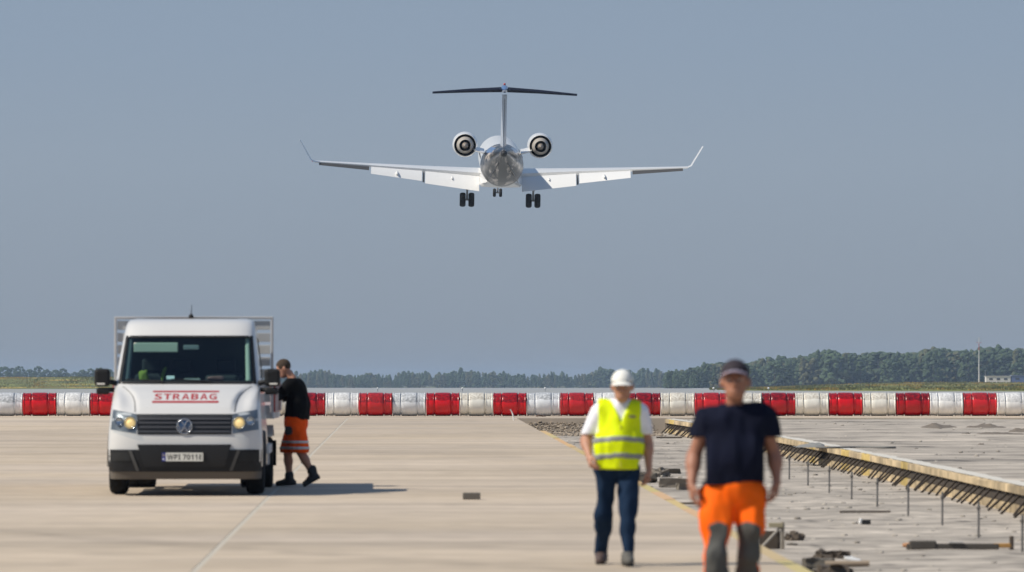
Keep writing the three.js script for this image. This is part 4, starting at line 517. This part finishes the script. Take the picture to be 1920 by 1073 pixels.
drop('timber_offcut', plank(.46, .14, .2, 102), mMud, 1263, 914, SUB, 'long grey-brown timber offcut between the two walking men', 'timber', -.05);
drop('timber_offcut', plank(.23, .10, .18, 103), mMud, 1283, 919, SUB, 'stubby brown offcut touching the long grey-brown offcut', 'timber', .25);
drop('rubble_heap', scrap(0.36, 0.26, 0.4, 190, 22), mDirty, 1212, 905, SUB, 'dark rubble heap against the slab edge beside the yellow vest man', 'rubble');
drop('rubble_heap', scrap(0.42, 0.17, 0.4, 196, 22), mMud, 1236, 893, SUB, 'low mud heap next to the short dark offcut', 'rubble');
drop('flat_bar', rod(V(-.3, .02, 0), V(.3, .02, .05), .018, .018, 8), mDark, 1303, 947, SUB, 'thin dark bar lying behind the navy shirt man', 'bar');
drop('flat_bar', rod(V(-.34, .02, 0), V(.34, .02, -.06), .02, .02, 8), mDark, 1255, 822, SUB, 'thin dark bar lying far off below the slab corner', 'bar');
{ const p = at(1455, 1030, SUB), t = thing('form_brace', 'wooden formwork brace with upright stake and slanting strut beside the slab', 'brace', p); mesh('stake', box(.04, .30, .04, .075, .15, 0, .006), M(.26, .225, .18, .9), t); mesh('strut', rod(V(-.15, .03, .05), V(.06, .25, .0), .018, .018, 6), M(.34, .31, .27, .9), t); mesh('base_plate', box(.22, .20, .05, -.06, .10, -.04, .008), mDark, t); mesh('cross_piece', box(.16, .05, .05, .0, .265, .01, .006), M(.36, .31, .2, .9), t); }
drop('rubble_heap', scrap(0.26, 0.16, 0.22, 152, 18), mDark, 1486, 1014, SUB, 'black broken clod beside the formwork brace', 'rubble');
drop('rubble_heap', scrap(0.12, 0.06, 0.1, 61, 7), mDirty, 1487, 1023, SUB, 'tiny clod in front of the black broken clod', 'rubble');
drop('timber_offcut', merge([plank(.36, .07, .10, 104), scrap(.42, .09, .3, 109, 14).translate(-.03, 0, 0)]), mDark, 1562, 1047, SUB, 'dark plank end lying behind the stacked dark blocks', 'timber', -.08);
drop('timber_offcut', merge([plank(.30, .09, .2, 105), scrap(.36, .08, .3, 115, 14)]), mDirty, 1536, 1065, SUB, 'dark offcut lying against the tan edge board', 'timber', .1);
{ const o = drop('concrete_block', merge([plank(.26, .10, .24, 106), scrap(.46, .10, .4, 116, 18)]), mDark, 1562, 1080, SUB, 'dark square block at the very end of the debris row', 'block', .1); }
drop('timber_offcut', rod(V(-.2, .05, 0), V(.24, .06, .03), .035, .03, 8), M(.28, .22, .16, .9), 1585, 1068, SUB, 'round brown stake lying on the sunken bed beside dark blocks', 'timber');
drop('drink_bottle', lathe([[.001, 0], [.03, 0], [.033, .01], [.033, .11], [.014, .15], [.014, .17], [.001, .17]], 14).rotateZ(1.25).translate(.06, .035, 0), M(.75, .75, .74, .3), 1602, 1062, SUB, 'small white bottle lying among the dark debris', 'bottle');
{ const p = at(1795, 1031, SUB), t = thing('form_rail', 'long dark formwork rail with rusty orange end lying on the bed', 'rail', p, .02); mesh('rail_body', merge([box(1.02, .065, .07, -.05, .035, 0, .012), box(.30, .10, .09, -.38, .05, 0, .02)]), M(.075, .066, .055, .8), t); mesh('rail_end', merge([box(.20, .05, .06, .50, .045, 0, .01)]), M(.42, .23, .07, .8), t); mesh('end_stop', box(.045, .15, .06, .60, .075, 0, .008), mDark, t); mesh('rail_tip', rod(V(-.6, .05, 0), V(-.5, .05, 0), .02, .032), M(.5, .25, .12, .8), t); mesh('scrap_plate', box(.16, .02, .05, -.02, .08, .03, .004), M(.45, .43, .40, .7), t); }
drop('flat_bar', beam(.69, .032, .07, .006), M(.15, .13, .11, .9), 1622, 962, SUB, 'flat grey board lying alone between the pins', 'board', .03);
{ const t = thing('broken_box', 'small black box with white lid lying on the sunken bed', 'box', at(1620, 984, SUB), .1); mesh('box_body', box(.105, .06, .08, .03, .03, 0, .006), M(.012, .012, .013, .6), t); mesh('box_lid', box(.03, .07, .06, -.05, .035, 0, .006).rotateZ(-.15), M(.75, .75, .74, .6), t); }
{ const t = thing('crumpled_board', 'crumpled tan board lying on the far end of the bed', 'board', at(1056, 804, SUB), .0); mesh('board_sheet', gridGeo(12, 5, (u, v) => V(lerp(-.36, .42, u), .04 + .12 * Math.abs(Math.sin(u * 5.2 + .4)) * (.6 + .5 * v), lerp(.35, -.35, v))), M(.55, .40, .22, .9), t); mesh('board_batten', box(.2, .10, .12, -.5, .08, .1, .02), M(.50, .36, .16, .9), t); }
{ const t = thing('wire_coil', 'rusty coil of wire leaning at the slab edge far off', 'wire coil', at(1014, 806, SUB)); const pts = []; for (let i = 0; i <= 90; i++) { const a = i / 90 * 6.283 * 4; pts.push(V(Math.cos(a) * (.20 + .02 * Math.sin(i)), .22 + Math.sin(a) * (.2 + .015 * Math.cos(i * 1.7)), (i / 90 - .5) * .12)); } mesh('wire', new THREE.TubeGeometry(new THREE.CatmullRomCurve3(pts), 160, .016, 5), M(.10, .06, .04, .8), t); mesh('tie_wrap', box(.1, .1, .16, .0, .24, 0, .03), M(.5, .42, .3, .8), t); }
{ const pts = [V(0, 0, 0), V(-.01, .12, 0), V(-.05, .24, 0), V(-.09, .31, .02)], o = mesh('bent_marker', new THREE.TubeGeometry(new THREE.CatmullRomCurve3(pts), 14, .018, 7), mWhite); o.position.copy(at(963, 789, -.01)); tag(o, 'bent white marker stick at the far corner of the finished slab', 'marker'); }
for (const [px, py, w, h, dd, s, lab] of [[1523, 837, .55, .075, .9, 71, 'flat grey mortar heap on the raised slab near its edge'], [1762, 803, .9, .11, 1.1, 72, 'dark flat soil heap on the raised slab before the barrels'], [1853, 803, 1.0, .12, 1.2, 73, 'dark soil heap with a small peak before the barrels'], [1812, 815, .24, .06, .3, 74, 'small lone clod on the raised slab'], [1875, 815, 1.3, .06, .7, 75, 'long thin strip of soil on the raised slab'], [1840, 836, .14, .06, .2, 76, 'single stone lying out on the raised slab'], [1915, 811, .55, .11, .8, 77, 'brown soil heap at the end of the soil strip']]) drop('soil_heap', mound(w * 1.25, h * .85, dd * 2.2, s), s === 71 ? M(.2, .2, .19, .95) : M(.15, .125, .10, .95), px, py, -.012, lab, 'soil heap');
{ const pts = Array.from({ length: 9 }, (_, i) => V(lerp(-.75, .75, i / 8), .02, .25 * Math.sin(i * 1.1))); const o = drop('rubber_hose', new THREE.TubeGeometry(new THREE.CatmullRomCurve3(pts), 50, .02, 6), M(.14, .14, .135, .8), 1605, 841, .0, 'grey hose lying across the raised slab', 'hose'); }
function rubble(label, n, seed, place, smin_, smax_, m) { const R = rng(seed), im = new THREE.InstancedMesh(chunk(1, 1, 1, seed, 1, .3), m, n), m4 = new THREE.Matrix4(), q = new THREE.Quaternion(), col = new THREE.Color(); for (let i = 0; i < n; i++) { const p = place(R), s = lerp(smin_, smax_, R() ** 2.5); q.setFromAxisAngle(V(0, 1, 0), R() * 6); m4.compose(p, q, V(s * (1 + R()), s * .7, s * (1 + R()))); im.setMatrixAt(i, m4); const c = .6 + .8 * R(); col.setRGB(c, c * .97, c * .93); im.setColorAt(i, col); } im.name = numbered('gravel'); im.castShadow = im.receiveShadow = true; tag(im, label, 'gravel', null, 'stuff'); scene.add(im); }
rubble('loose grey gravel scattered over the sunken bed', 1500, 81, R => wp(lerp(3.3, 8.0, R()), lerp(34, 152, R()), SUB - .012), .015, .06, mStone);
rubble('brown gravel bank at the far end of the sunken bed', 5000, 82, R => { const a = R(); return wp(lerp(3.2, 7.0, R()), 153 - 9 * a * a, SUB + (.30 * (1 - a) - .02) * R()); }, .02, .07, M(.29, .245, .195, .95));
rubble('crumbs of concrete along the edge of the finished slab', 500, 83, R => wp(3.22 + .5 * R() ** 2, lerp(32, 150, R()), SUB - .005), .03, .13, M(.22, .19, .15, .95));
rubble('small crumbs lying on the raised slab', 500, 84, R => { const d = lerp(62, 150, R()); return wp(Lr(d) + .15 + 12 * R(), d, -.008); }, .015, .06, mStone);

renderer.render(scene, camera);
